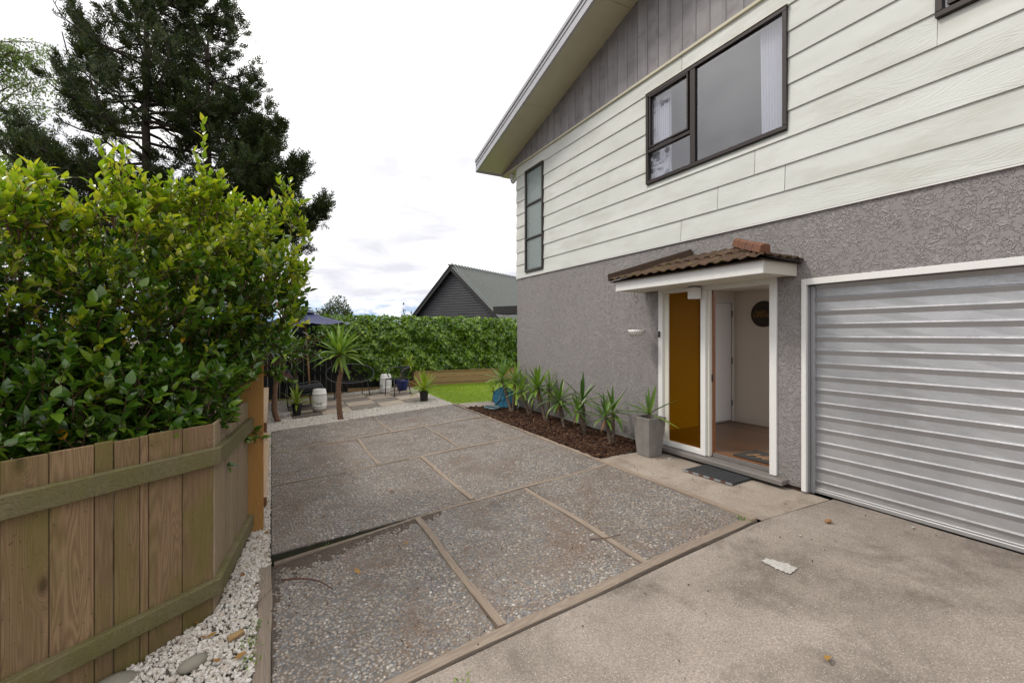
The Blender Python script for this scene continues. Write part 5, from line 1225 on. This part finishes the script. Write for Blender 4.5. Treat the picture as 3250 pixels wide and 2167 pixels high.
def ivy():
    t = thing('ivy_hedge', (5, 14.2, 0), 'dense green ivy covering the back fence above the garden bed', 'ivy')
    n = 24000; x = rng.uniform(.9, 9.2, n); z = rng.uniform(.25, 2.16, n)
    lim = np.interp(z, [.25, .6, 1.0, 1.5, 2.1], [2.75, 2.5, 2.0, 1.35, 1.25]); edge = x-lim+.35*vnoise(x, z, 5, 3); k = (edge > 0) | (rng.random(n) < np.exp(edge*4)*.35)
    k &= ~((z < .42) & (x > 3.9)); hole = vnoise(x, z, 7, 8)+.5*vnoise(x, z, 17, 2); k &= (hole > -.85-.3*(x > 3.3)) | (x > 5)
    x, z = x[k], z[k]; n = len(x); lump = .13+.13*vnoise(x, z, 3.5, 5)+.07*vnoise(x, z, 9, 2); top = np.clip((z-1.85)/.3, 0, 1)
    y = 14.22-(lump+rng.uniform(-.05, .07, n))*np.clip((x-lim[k])*2+.4, .3, 1.3)+top*rng.uniform(-.0, .25, n); z = z+.05*vnoise(x, x*0, 6, 1)*top
    D = np.stack([rng.normal(0, .55, n), -.45+rng.normal(0, .3, n), -.75+rng.normal(0, .35, n)+1.0*top], -1); U = np.stack([rng.normal(0, .35, n), -1+rng.normal(0, .3, n), .55+rng.normal(0, .3, n)], -1)
    pts_ = [(0, 0), (.22, -.10), (.50, .02), (.40, .25), (.55, .52), (.25, .60), (0, 1.0), (-.25, .60), (-.55, .52), (-.40, .25), (-.50, .02), (-.22, -.10)]
    V = np.array([(0, .32, -.07)]+[(a, b, .05*abs(a)-.05*b*b) for a, b in pts_]); F = np.array([(0, i+1, (i+1) % 12+1) for i in range(12)])
    leaf_cloud(t, MAT['ivy'], (V, F), np.stack([x, y, z], -1), D, U, rng.uniform(.05, .092, n), 300)
    mb = MB()
    for k in range(26):
        x0 = rng.uniform(1.5, 9); p = [Vector((x0, 14.26, .1))]
        for j in range(6): p.append(p[-1]+Vector((rng.normal(0, .10), rng.normal(0, .008), .32)))
        mb.tube(p, .006, 4, cap=False)
    mb.build('vines', MAT['bark'], t)
ivy()
def frond_tpl():
    V = []; F = []
    def blade(a, b, w, z=0.):
        a = np.array(a, float); b = np.array(b, float); d = b-a; s_ = np.array([-d[1], d[0], 0]); s_ = s_/np.linalg.norm(s_)*w; i = len(V); m_ = a+d*.45
        V.extend([a, m_+s_, b, m_-s_]); F.append((i, i+1, i+2, i+3))
    blade((0, 0, 0), (0, 1, .0), .035)
    for k in range(5):
        y0 = .08+.17*k; L = .46*(1-.13*k)
        for s_ in (-1, 1):
            blade((0, y0, 0), (s_*L*.62, y0+L*.85, .10*(1 if k % 2 else -1)), .05)
    return np.array(V), np.array(F)
FROND = frond_tpl()
def conifer():
    b = on_depth(470, 1062, 11.2); b.z = -.3; t = thing('conifer_tree', b, 'tall dark feathery conifer rising behind the camellia', 'tree')
    P, D, U, S = [], [], [], []; br = MB()
    leaders = [(Vector((b.x, b.y, 0)), 13.2), (Vector((b.x+1.25, b.y-.2, 0)), 10.2), (Vector((b.x-1.9, b.y+.3, 0)), 6.3)]
    MB().tube([(b.x, b.y, -.3), (b.x+.05, b.y, 3), (b.x-.05, b.y, 7), (b.x, b.y, 13)], [.24, .15, .075, .02], 10).build('trunk', MAT['conifer_bark'], t, smooth=True)
    MB().tube([(b.x+.1, b.y, .5), (b.x+.9, b.y-.15, 2.2), (b.x+1.25, b.y-.2, 5), (b.x+1.25, b.y-.2, 9.3)], [.18, .14, .1, .02], 8).build('trunk', MAT['conifer_bark'], t, smooth=True)
    MB().tube([(b.x-.1, b.y, .5), (b.x-1.4, b.y+.2, 2.5), (b.x-1.9, b.y+.3, 5), (b.x-2.0, b.y+.3, 6.2)], [.16, .12, .08, .02], 8).build('trunk', MAT['conifer_bark'], t, smooth=True)
    for li, (c, H) in enumerate(leaders):
        nb = (180, 105, 38)[li]
        for k in range(nb):
            z = rng.uniform(1.6 if li == 0 else 2.5, H-.3); az = rng.uniform(0, 2*math.pi)
            full = (np.interp(z, [1.5, 3.2, 4.2, 6, 8, 10, 13.2], [2.6, 3.0, 4.2, 3.5, 2.6, 1.7, .25]) if li == 0 else np.interp(z/H, [.2, .33, .45, .7, .9, 1], [1.6, 2.2, 2.6, 1.7, 1.0, .25]))
            left = (math.cos(az)*-.884+math.sin(az)*.467)
            L = full*rng.uniform(.55, 1.05)*(1-.42*max(0, left)*(1 if z > 5.6 else .35)); el0 = rng.uniform(-.02, .40); p = np.array([c.x, c.y, z]); path = [p.copy()]; n = max(4, int(L/.28)); d = np.array([math.cos(az), math.sin(az), 0])
            for i in range(n):
                s_ = (i+1)/n; el = el0-.45*math.sin(s_*2.4)+1.0*s_**3; p = p+(d*math.cos(el)+np.array([0, 0, math.sin(el)]))*L/n+rng.normal(0, .03, 3); path.append(p.copy())
            br.tube(path, [.035*(1-i/(n+1))*min(1, L/2)+.006 for i in range(n+1)], 4, cap=False)
            for _ in range(int(L*6.5)):
                s_ = rng.uniform(.08, 1.0)**.75; i = min(n-1, int(s_*n)); o = path[i]+(path[i+1]-path[i])*(s_*n-i); ax = path[i+1]-path[i]; ax /= np.linalg.norm(ax)
                sd = rng.normal(0, 1, 3); sd -= ax*sd.dot(ax); sd /= np.linalg.norm(sd); sl = rng.uniform(.2, .62)*(1.2-s_*.75); tip = o+sd*sl*.8+ax*sl*.35+np.array([0, 0, .14])
                br.tube([o, tip], [.008, .003], 3, cap=False)
                for _k in range(int(rng.integers(5, 9))):
                    f_ = rng.uniform(.45, 1.1); P.append(o+(tip-o)*f_+rng.normal(0, .055, 3)); D.append(ax*.5+sd*.7+np.array([0, 0, .65])+rng.normal(0, .3, 3)); U.append(rng.normal(0, 1, 3)); S.append(rng.uniform(.17, .33))
    # long limbs reaching out to the right and the ragged tips at the upper left
    for (z0, u, v, Z) in ((4.3, 1045, 660, 10.6), (4.6, 1030, 690, 10.9), (5.2, 970, 520, 10.6), (5.0, 960, 560, 11.2), (5.6, 900, 405, 10.8), (5.2, 930, 600, 10.8), (4.4, 985, 730, 10.7), (6.2, 830, 400, 10.7), (6.8, 800, 320, 10.8), (4.8, 880, 560, 10.4), (5.4, 860, 480, 10.4), (4.2, 920, 680, 10.4), (7.4, 215, 15, 11.6), (7.0, 250, 110, 11.4), (5.2, 30, 380, 11.2), (4.8, 60, 430, 11.2), (5.9, 190, 200, 11.4), (5.6, 205, 260, 11.3)):
        e = np.array(on_depth(u, v, Z)); a = np.array([b.x+(1.2 if u > 800 else 0), b.y-.1, z0]); n = 12; L = np.linalg.norm(e-a); path = []
        for i in range(n+1):
            s_ = i/n; path.append(a+(e-a)*s_+np.array([0, 0, -.12*L*math.sin(math.pi*s_)])+rng.normal(0, .03, 3))
        br.tube(path, [.035*(1-i/(n+1))+.006 for i in range(n+1)], 4, cap=False)
        for _ in range(int(L*75)):
            s_ = rng.uniform(.35, 1.0)**.7; i = min(n-1, int(s_*n)); o = path[i]+(path[i+1]-path[i])*(s_*n-i); ax = path[i+1]-path[i]; ax /= np.linalg.norm(ax); sd = rng.normal(0, 1, 3); sd -= ax*sd.dot(ax); sd /= np.linalg.norm(sd)
            P.append(o+sd*rng.uniform(.03, .34)*(1.15-s_*.7)+np.array([0, 0, .08])); D.append(ax*.6+sd*.5+np.array([0, 0, .7])+rng.normal(0, .25, 3)); U.append(rng.normal(0, 1, 3)); S.append(rng.uniform(.18, .34))
    P, D, U, S = map(np.array, (P, D, U, S))
    # thin the sprays that no one can see: far side of the trunk
    far = P[:, 1] > b.y+1.2; keep = ~(far & (rng.random(len(P)) < .4)); P, D, U, S = P[keep], D[keep], U[keep], S[keep]
    br.build('branches', MAT['conifer_bark'], t); o = leaf_cloud(t, MAT['conifer'], FROND, P, D, U, S, name='crown')
conifer()
def birch():
    b = on_depth(-45, 1062, 12.4); b.z = -.3; t = thing('birch_tree', b, 'airy birch with small pale leaves at the left edge', 'tree'); P, D = [], []; br = MB()
    MB().tube([b, (b.x+.1, b.y, 4), (b.x, b.y, 8), (b.x-.2, b.y, 10.5)], [.16, .11, .06, .02], 8).build('trunk', MAT['birch_bark'], t, smooth=True)
    for k in range(46):
        z = rng.uniform(3.2, 10); a = rng.uniform(-1.0, 1.3); d = np.array([math.cos(a), math.sin(a)*.7, 0]); L = rng.uniform(1.5, 3.6)*(1.2-z/14); p = np.array([b.x, b.y, z]); path = [p.copy()]; n = 10
        for i in range(n): s_ = i/n; el = .85-1.2*s_*s_; p = p+(d*math.cos(el)+np.array([0, 0, math.sin(el)]))*L/n+rng.normal(0, .03, 3); path.append(p.copy())
        br.tube(path, [.022*(1-i/(n+.5))+.002 for i in range(n+1)], 4, cap=False)
        for i in range(3, n+1):
            for _ in range(4):
                o = path[i].copy(); e = rng.normal(0, 1, 3); e[2] = -abs(e[2])*.8; e /= np.linalg.norm(e); l2 = rng.uniform(.2, .6); br.tube([o, o+e*l2*.5+np.array([0, 0, -.02]), o+e*l2], [.004, .003, .002], 3, cap=False)
                for j in range(6): P.append(o+e*l2*(j+1)/6+rng.normal(0, .03, 3)); D.append(e*.4+np.array([0, 0, -.8])+rng.normal(0, .4, 3))
    P, D = np.array(P), np.array(D); n = len(P); br.build('branches', MAT['birch_bark'], t); leaf_cloud(t, MAT['birch'], OVAL_LO, P, D, rng.normal(0, 1, (n, 3)), rng.uniform(.05, .085, n), name='crown')
birch()
def far_tree(name, c, r, n, label, s=(.18, .32), seed=0):
    t = thing(name, (c[0], c[1], -.3), label, 'tree'); v = rand_dirs(n); lump = 1+.16*np.sin(6*v[:, :1]+seed)+.14*np.sin(7*v[:, 2:]+4*v[:, 1:2]+seed); P = np.array(c)+v*np.array(r)*lump*rng.uniform(.7, 1.03, n)[:, None]
    leaf_cloud(t, MAT['fartree'], OVAL_LO, P, v+rng.normal(0, .6, (n, 3)), rng.normal(0, 1, (n, 3)), rng.uniform(s[0], s[1], n), name='crown')
    MB().tube([(c[0], c[1], -.3), (c[0], c[1], c[2])], [.25, .1], 8).build('trunk', MAT['conifer_bark'], t)
q = on_depth(1065, 1040, 32); far_tree('broadleaf_tree', (q.x, q.y, 1.75), (1.9, 1.6, 2.0), 11000, 'rounded dark tree rising behind the umbrella and ivy', (.09, .17), 1)
q = on_depth(1180, 1040, 34); far_tree('broadleaf_tree', (q.x, q.y, 1.6), (1.6, 1.2, 1.3), 6000, 'low bush top just right of the rounded dark tree', (.08, .15), 4)
q = on_depth(1283, 1020, 24); far_tree('sapling', (q.x, q.y, 1.9), (.16, .16, 1.0), 130, 'slender sapling tip left of the charcoal gable', (.10, .18), 2)
q = on_depth(1303, 1030, 24); far_tree('sapling', (q.x, q.y, 1.75), (.14, .14, .95), 100, 'shorter sapling tip against the charcoal gable edge', (.10, .18), 6)

# ================================================================== NEIGHBOUR'S HOUSE
def neighbour():
    a = rad(YAW+32.5); r = Vector((math.sin(a), math.cos(a), 0)); gd_ = Vector((math.cos(a), -math.sin(a), 0)); A = on_depth(1429, 845, 24.0)
    p = thing('neighbour_house', (A.x, A.y, -.3), 'charcoal gabled house with corrugated roof beyond the ivy', 'house'); pl_, pr_ = .93, .90; hw = 3.9
    q = lambda s_, z, d=0.: A+gd_*s_+r*d+Vector((0, 0, z))
    base = -A.z-.3
    MB().hexa([q(-hw, base, .25), q(hw, base, .25), q(hw, base, 9), q(-hw, base, 9)], [q(-hw, -hw*pl_-.1, .25), q(hw, -hw*pr_-.1, .25), q(hw, -hw*pr_-.1, 9), q(-hw, -hw*pl_-.1, 9)]).build('wall', MAT['nh_board'], p)
    MB().add([q(-hw, -hw*pl_-.1, .26), q(hw, -hw*pr_-.1, .26), q(0, -.12, .26)], [(0, 1, 2)]).build('gable_wall', MAT['nh_board'], p)
    z = -.35; h = .135
    while z > -hw*pr_:
        s0 = (-z-.1)/pl_; s1 = (-z-.1)/pr_; z1 = z+h; t0 = max(.02, (-z1-.12)/pl_); t1 = max(.02, (-z1-.12)/pr_)
        k = [q(-s0, z, .215), q(s1, z, .215), q(t1, z1+.01, .245), q(-t0, z1+.01, .245), q(-s0, z, .25), q(s1, z, .25)]
        MB().add(k, [(0, 1, 2, 3), (0, 4, 5, 1)]).build('weatherboard', MAT['nh_board'], p); z -= h
    for sg, pp in ((-1, pl_), (1, pr_)):
        e = hw+.25; up = Vector((0, 0, .05)); b0, b1 = q(0, .02), q(sg*e, -e*pp+.02); w_ = Vector((0, 0, -.24))
        k0 = [b0, b1, b1+w_, b0+w_]; MB().hexa(k0, [v+r*.06 for v in k0]).build('bargeboard', MAT['nh_trim'], p)
        n = 34; mb = MB(); Lr = 9.2       # corrugated sheet: ribs run from ridge to eave
        for i in range(n*4+1):
            d = Lr*(i//4+(0, .62, .72, .90)[i % 4])/n; hgt = (0, 0, .14, .14)[i % 4]+.03
            mb.v += [tuple(q(0, hgt+.02, d-.05)), tuple(q(sg*e, -e*pp+hgt+.02, d-.05))]
        for i in range(n*4): mb.f.append((2*i, 2*i+2, 2*i+3, 2*i+1))
        mb.build('corrugated_roof', MAT['nh_roof'], p)
    k = [q(-.12, .04, -.06), q(.12, .04, -.06), q(.12, .04, 9.2), q(-.12, .04, 9.2)]; MB().hexa(k, [v+Vector((0, 0, .07)) for v in k]).build('ridge_cap', MAT['nh_roof'], p)
    # low porch roof at the eave
    c = on_depth(1632, 985, 19.5); MB().obox(c, gd_*.75, r*.5, (0, 0, .16)).build('porch_fascia', MAT['nh_trim'], p)
neighbour()

# ================================================================== LITTER AND SMALL THINGS
def twig_(label, pts, r=.006, name='twig'):
    tag(MB().tube(bez(pts, 6), [r*(1-.5*i/(6*(len(pts)-1))) for i in range(6*(len(pts)-1)+1)], 6).build(name, MAT['twig'], None, smooth=True), label, 'twig')
zg = lambda x, y, h=.012: (x, y, g(x, y)+h)
twig_('curved brown twig lying on the sunken front slab', [zg(.07, 4.01, -.02), zg(.2, 3.93, -.012), zg(.32, 3.80, -.006), zg(.40, 3.61, .008)], .009)
twig_('straight grass stalk lying across the left timber edging', [zg(-.14, 3.62, .02), zg(-.05, 3.75, .03), zg(.03, 3.89, .02)], .003)
twig_('thin dry stalk crossing the timber strip near the doormat side', [zg(2.36, 3.07), zg(2.46, 3.0, .02), zg(2.62, 2.98)], .005)
twig_('pale cut reed lying on the bark mulch', [(3.95, 5.15, .045), (4.05, 5.0, .05), (4.16, 4.86, .045)], .006)
def stone(name, label, x, y, r, mat, sq=(1, .7, .45), cat='stone', rot=0, h=0.):
    M = Matrix.Rotation(rot, 3, 'Z'); V = [M @ Vector((v[0]*r*sq[0]*(1+.06*math.sin(5*v[1])), v[1]*r*sq[1]*(1+.05*math.sin(4*v[0])), v[2]*r*sq[2]))+Vector((x, y, g(x, y)+h)) for v in ICO2[0]]
    me = np_mesh(name, V, ICO2[1], True); tag(link(name, me, mat), label, cat)
stone('river_stone', 'smooth oval grey river stone on the white gravel', -.415, 3.30, .085, MAT['stone'], (1, .62, .45), rot=.6, h=.01)
stone('rock', 'flat grey rock at the foot of the paling fence', -.80, 3.38, .11, MAT['stone'], (1, .8, .35), rot=.2)
stone('rock', 'partly buried grey rock at the lower edge of the gravel', -.16, 2.93, .06, MAT['stone'], (1, .9, .4), rot=1.2)
def chunk(label, x, y, r, mat, cat, name='chip', k=1.0):
    V = ICO[0]*np.array([r, r*.8, r*.6*k])*(1+rng.uniform(-.25, .25, (len(ICO[0]), 1)))+np.array([x, y, g(x, y)+r*.4*k]); tag(link(name, np_mesh(name, V, ICO[1]), mat), label, cat)
chunk('small orange brown brick chip on the driveway near the garage', 4.2, 2.17, .032, MAT['brickchip'], 'chip')
chunk('white chalky stone flake on the driveway by the splash mark', 3.72, 2.13, .012, MAT['chalk'], 'chip'); chunk('pale stone chip beside the garage door rail', 4.70, 1.78, .016, MAT['chalk'], 'chip')
chunk('flat white stone under the left end of the door sill', 4.55, 4.25, .035, MAT['chalk'], 'stone', 'stone', .4)
tag(MB().tube([zg(-.245, 3.40, .02), zg(-.16, 3.43, .02)], .02, 10).build('bark_roll', MAT['sleeper'], None, smooth=True), 'short tan roll of bark on the gravel', 'bark')
def gpt(u, v):
    pz = -.1
    for _ in range(30): d = ray(u, v); pt = d*((pz-CAMZ)/d[2]); pz = g(pt[0], pt[1])
    return Vector((pt[0], pt[1], pz))
def splash():
    ring = [(2412, 1777), (2432, 1773), (2452, 1775), (2474, 1782), (2490, 1786), (2512, 1795), (2532, 1803), (2520, 1812), (2511, 1822), (2494, 1817), (2478, 1810), (2462, 1804), (2446, 1794), (2428, 1786)]
    ring = [tuple(a*(1-t)+b*t+random.uniform(-2.6, 2.6) for a, b in zip(p0, p1)) for p0, p1 in zip(ring, ring[1:]+ring[:1]) for t in (0, .25, .5, .75)]
    R_ = [gpt(*q)+Vector((0, 0, .003)) for q in ring]; c = sum(R_, Vector())/len(R_)
    tag(MB().add([c]+R_, [(0, i+1, (i+1) % len(R_)+1) for i in range(len(R_))]).build('paint_splash', MAT['chalk'], None), 'chalky white splash mark on the concrete driveway', 'stain')
splash()
PAVE_LEAF = ['dry leaf near the upper end of the front left slab', 'dark curled leaf in the middle of the front left slab', 'dry leaf on the front middle slab beside its timber strip', 'rusty curled leaf on the driveway at the lower right', 'dry leaf on the left slab just past the sunken step', 'dry leaf on the left slab of the third row', 'dry leaf beside the timber strip in the second row', 'dry leaf on the left slab near the side fence rail']
dl = template_mesh('fallen_leaf', OVAL_LO, MAT['deadleaf'])
for i, (u, v) in enumerate([(745, 2098), (700, 2105), (632, 1980), (690, 2010), (760, 1730), (790, 1720), (800, 1745), (835, 1650), (842, 1690), (795, 1860), (770, 1820), (648, 2030), (838, 1760), (820, 1710), (1290, 1723), (1125, 1810), (1490, 1740), (2630, 2087), (1020, 1640), (1100, 1500), (1250, 1560), (980, 1490)]):
    pz = -.3
    for _ in range(30): d = ray(u, v); pt = d*((pz-CAMZ)/d[2]); pz = g(pt[0], pt[1])
    o = bpy.data.objects.new('fallen_leaf', dl); COL.objects.link(o); o.location = (pt[0], pt[1], pz+.014); o.rotation_euler = (random.uniform(-.3, .3), random.uniform(-.4, .4), random.uniform(0, 6.28)); s_ = random.uniform(.045, .07); o.scale = (s_, s_, s_)
    tag(o, 'brown fallen leaf on the white gravel by the fence' if i < 14 else PAVE_LEAF[i-14], 'leaf', 'fallen leaves on the gravel' if i < 14 else 'dry leaves on the paving')
def weeds():
    P, D = [], []
    for (u, v, n) in [(680, 1795, 26), (750, 1772, 20), (795, 2040, 30), (812, 1990, 16), (790, 2100, 22), (840, 1560, 14), (858, 1420, 20), (862, 1380, 16), (410, 2085, 18), (1040, 1735, 12), (1460, 1310, 14), (2360, 1650, 20), (1470, 2160, 12)]:
        pz = -.3
        for _ in range(30): d = ray(u, v); pt = d*((pz-CAMZ)/d[2]); pz = g(pt[0], pt[1])
        for _ in range(n): P.append((pt[0]+rng.normal(0, .03), pt[1]+rng.normal(0, .03), pz)); D.append(rng.normal(0, .6, 3)+np.array([0, 0, 1]))
    P, D = np.array(P), np.array(D); n = len(P); M = rotmats(D, rng.normal(0, 1, (n, 3)), rng.uniform(.015, .038, n)); V, F = bulk(OVAL_LO[0]*np.array([.5, 1, 1]), OVAL_LO[1], M, P)
    tag(link('weeds', np_mesh('weeds', V, F, True), MAT['ivy']), 'tiny green weeds sprouting along edges of gravel and strips', 'weeds', kind='stuff')
weeds()
def crumbs():
    n = 950; x = rng.uniform(-.0, 4.7, n); y = rng.uniform(1.6, 9.7, n); x[:500] = rng.uniform(.0, 1.6, 500); y[:500] = rng.uniform(2.6, 9.6, 500); ok = ~((x > 3.72) & (y > 4.7)); x, y = x[ok], y[ok]; n = len(x)
    M = rotmats(rand_dirs(n), rand_dirs(n), rng.uniform(.0015, .0055, n)); V, F = bulk(ICO[0]*np.array([1, 1.7, .6]), ICO[1], M, np.stack([x, y, gz(x, y)+.006], -1))
    tag(link('debris', np_mesh('debris', V, F), MAT['mulch']), 'scattered bark crumbs and dirt over the paving and driveway', 'debris', kind='stuff')
crumbs()
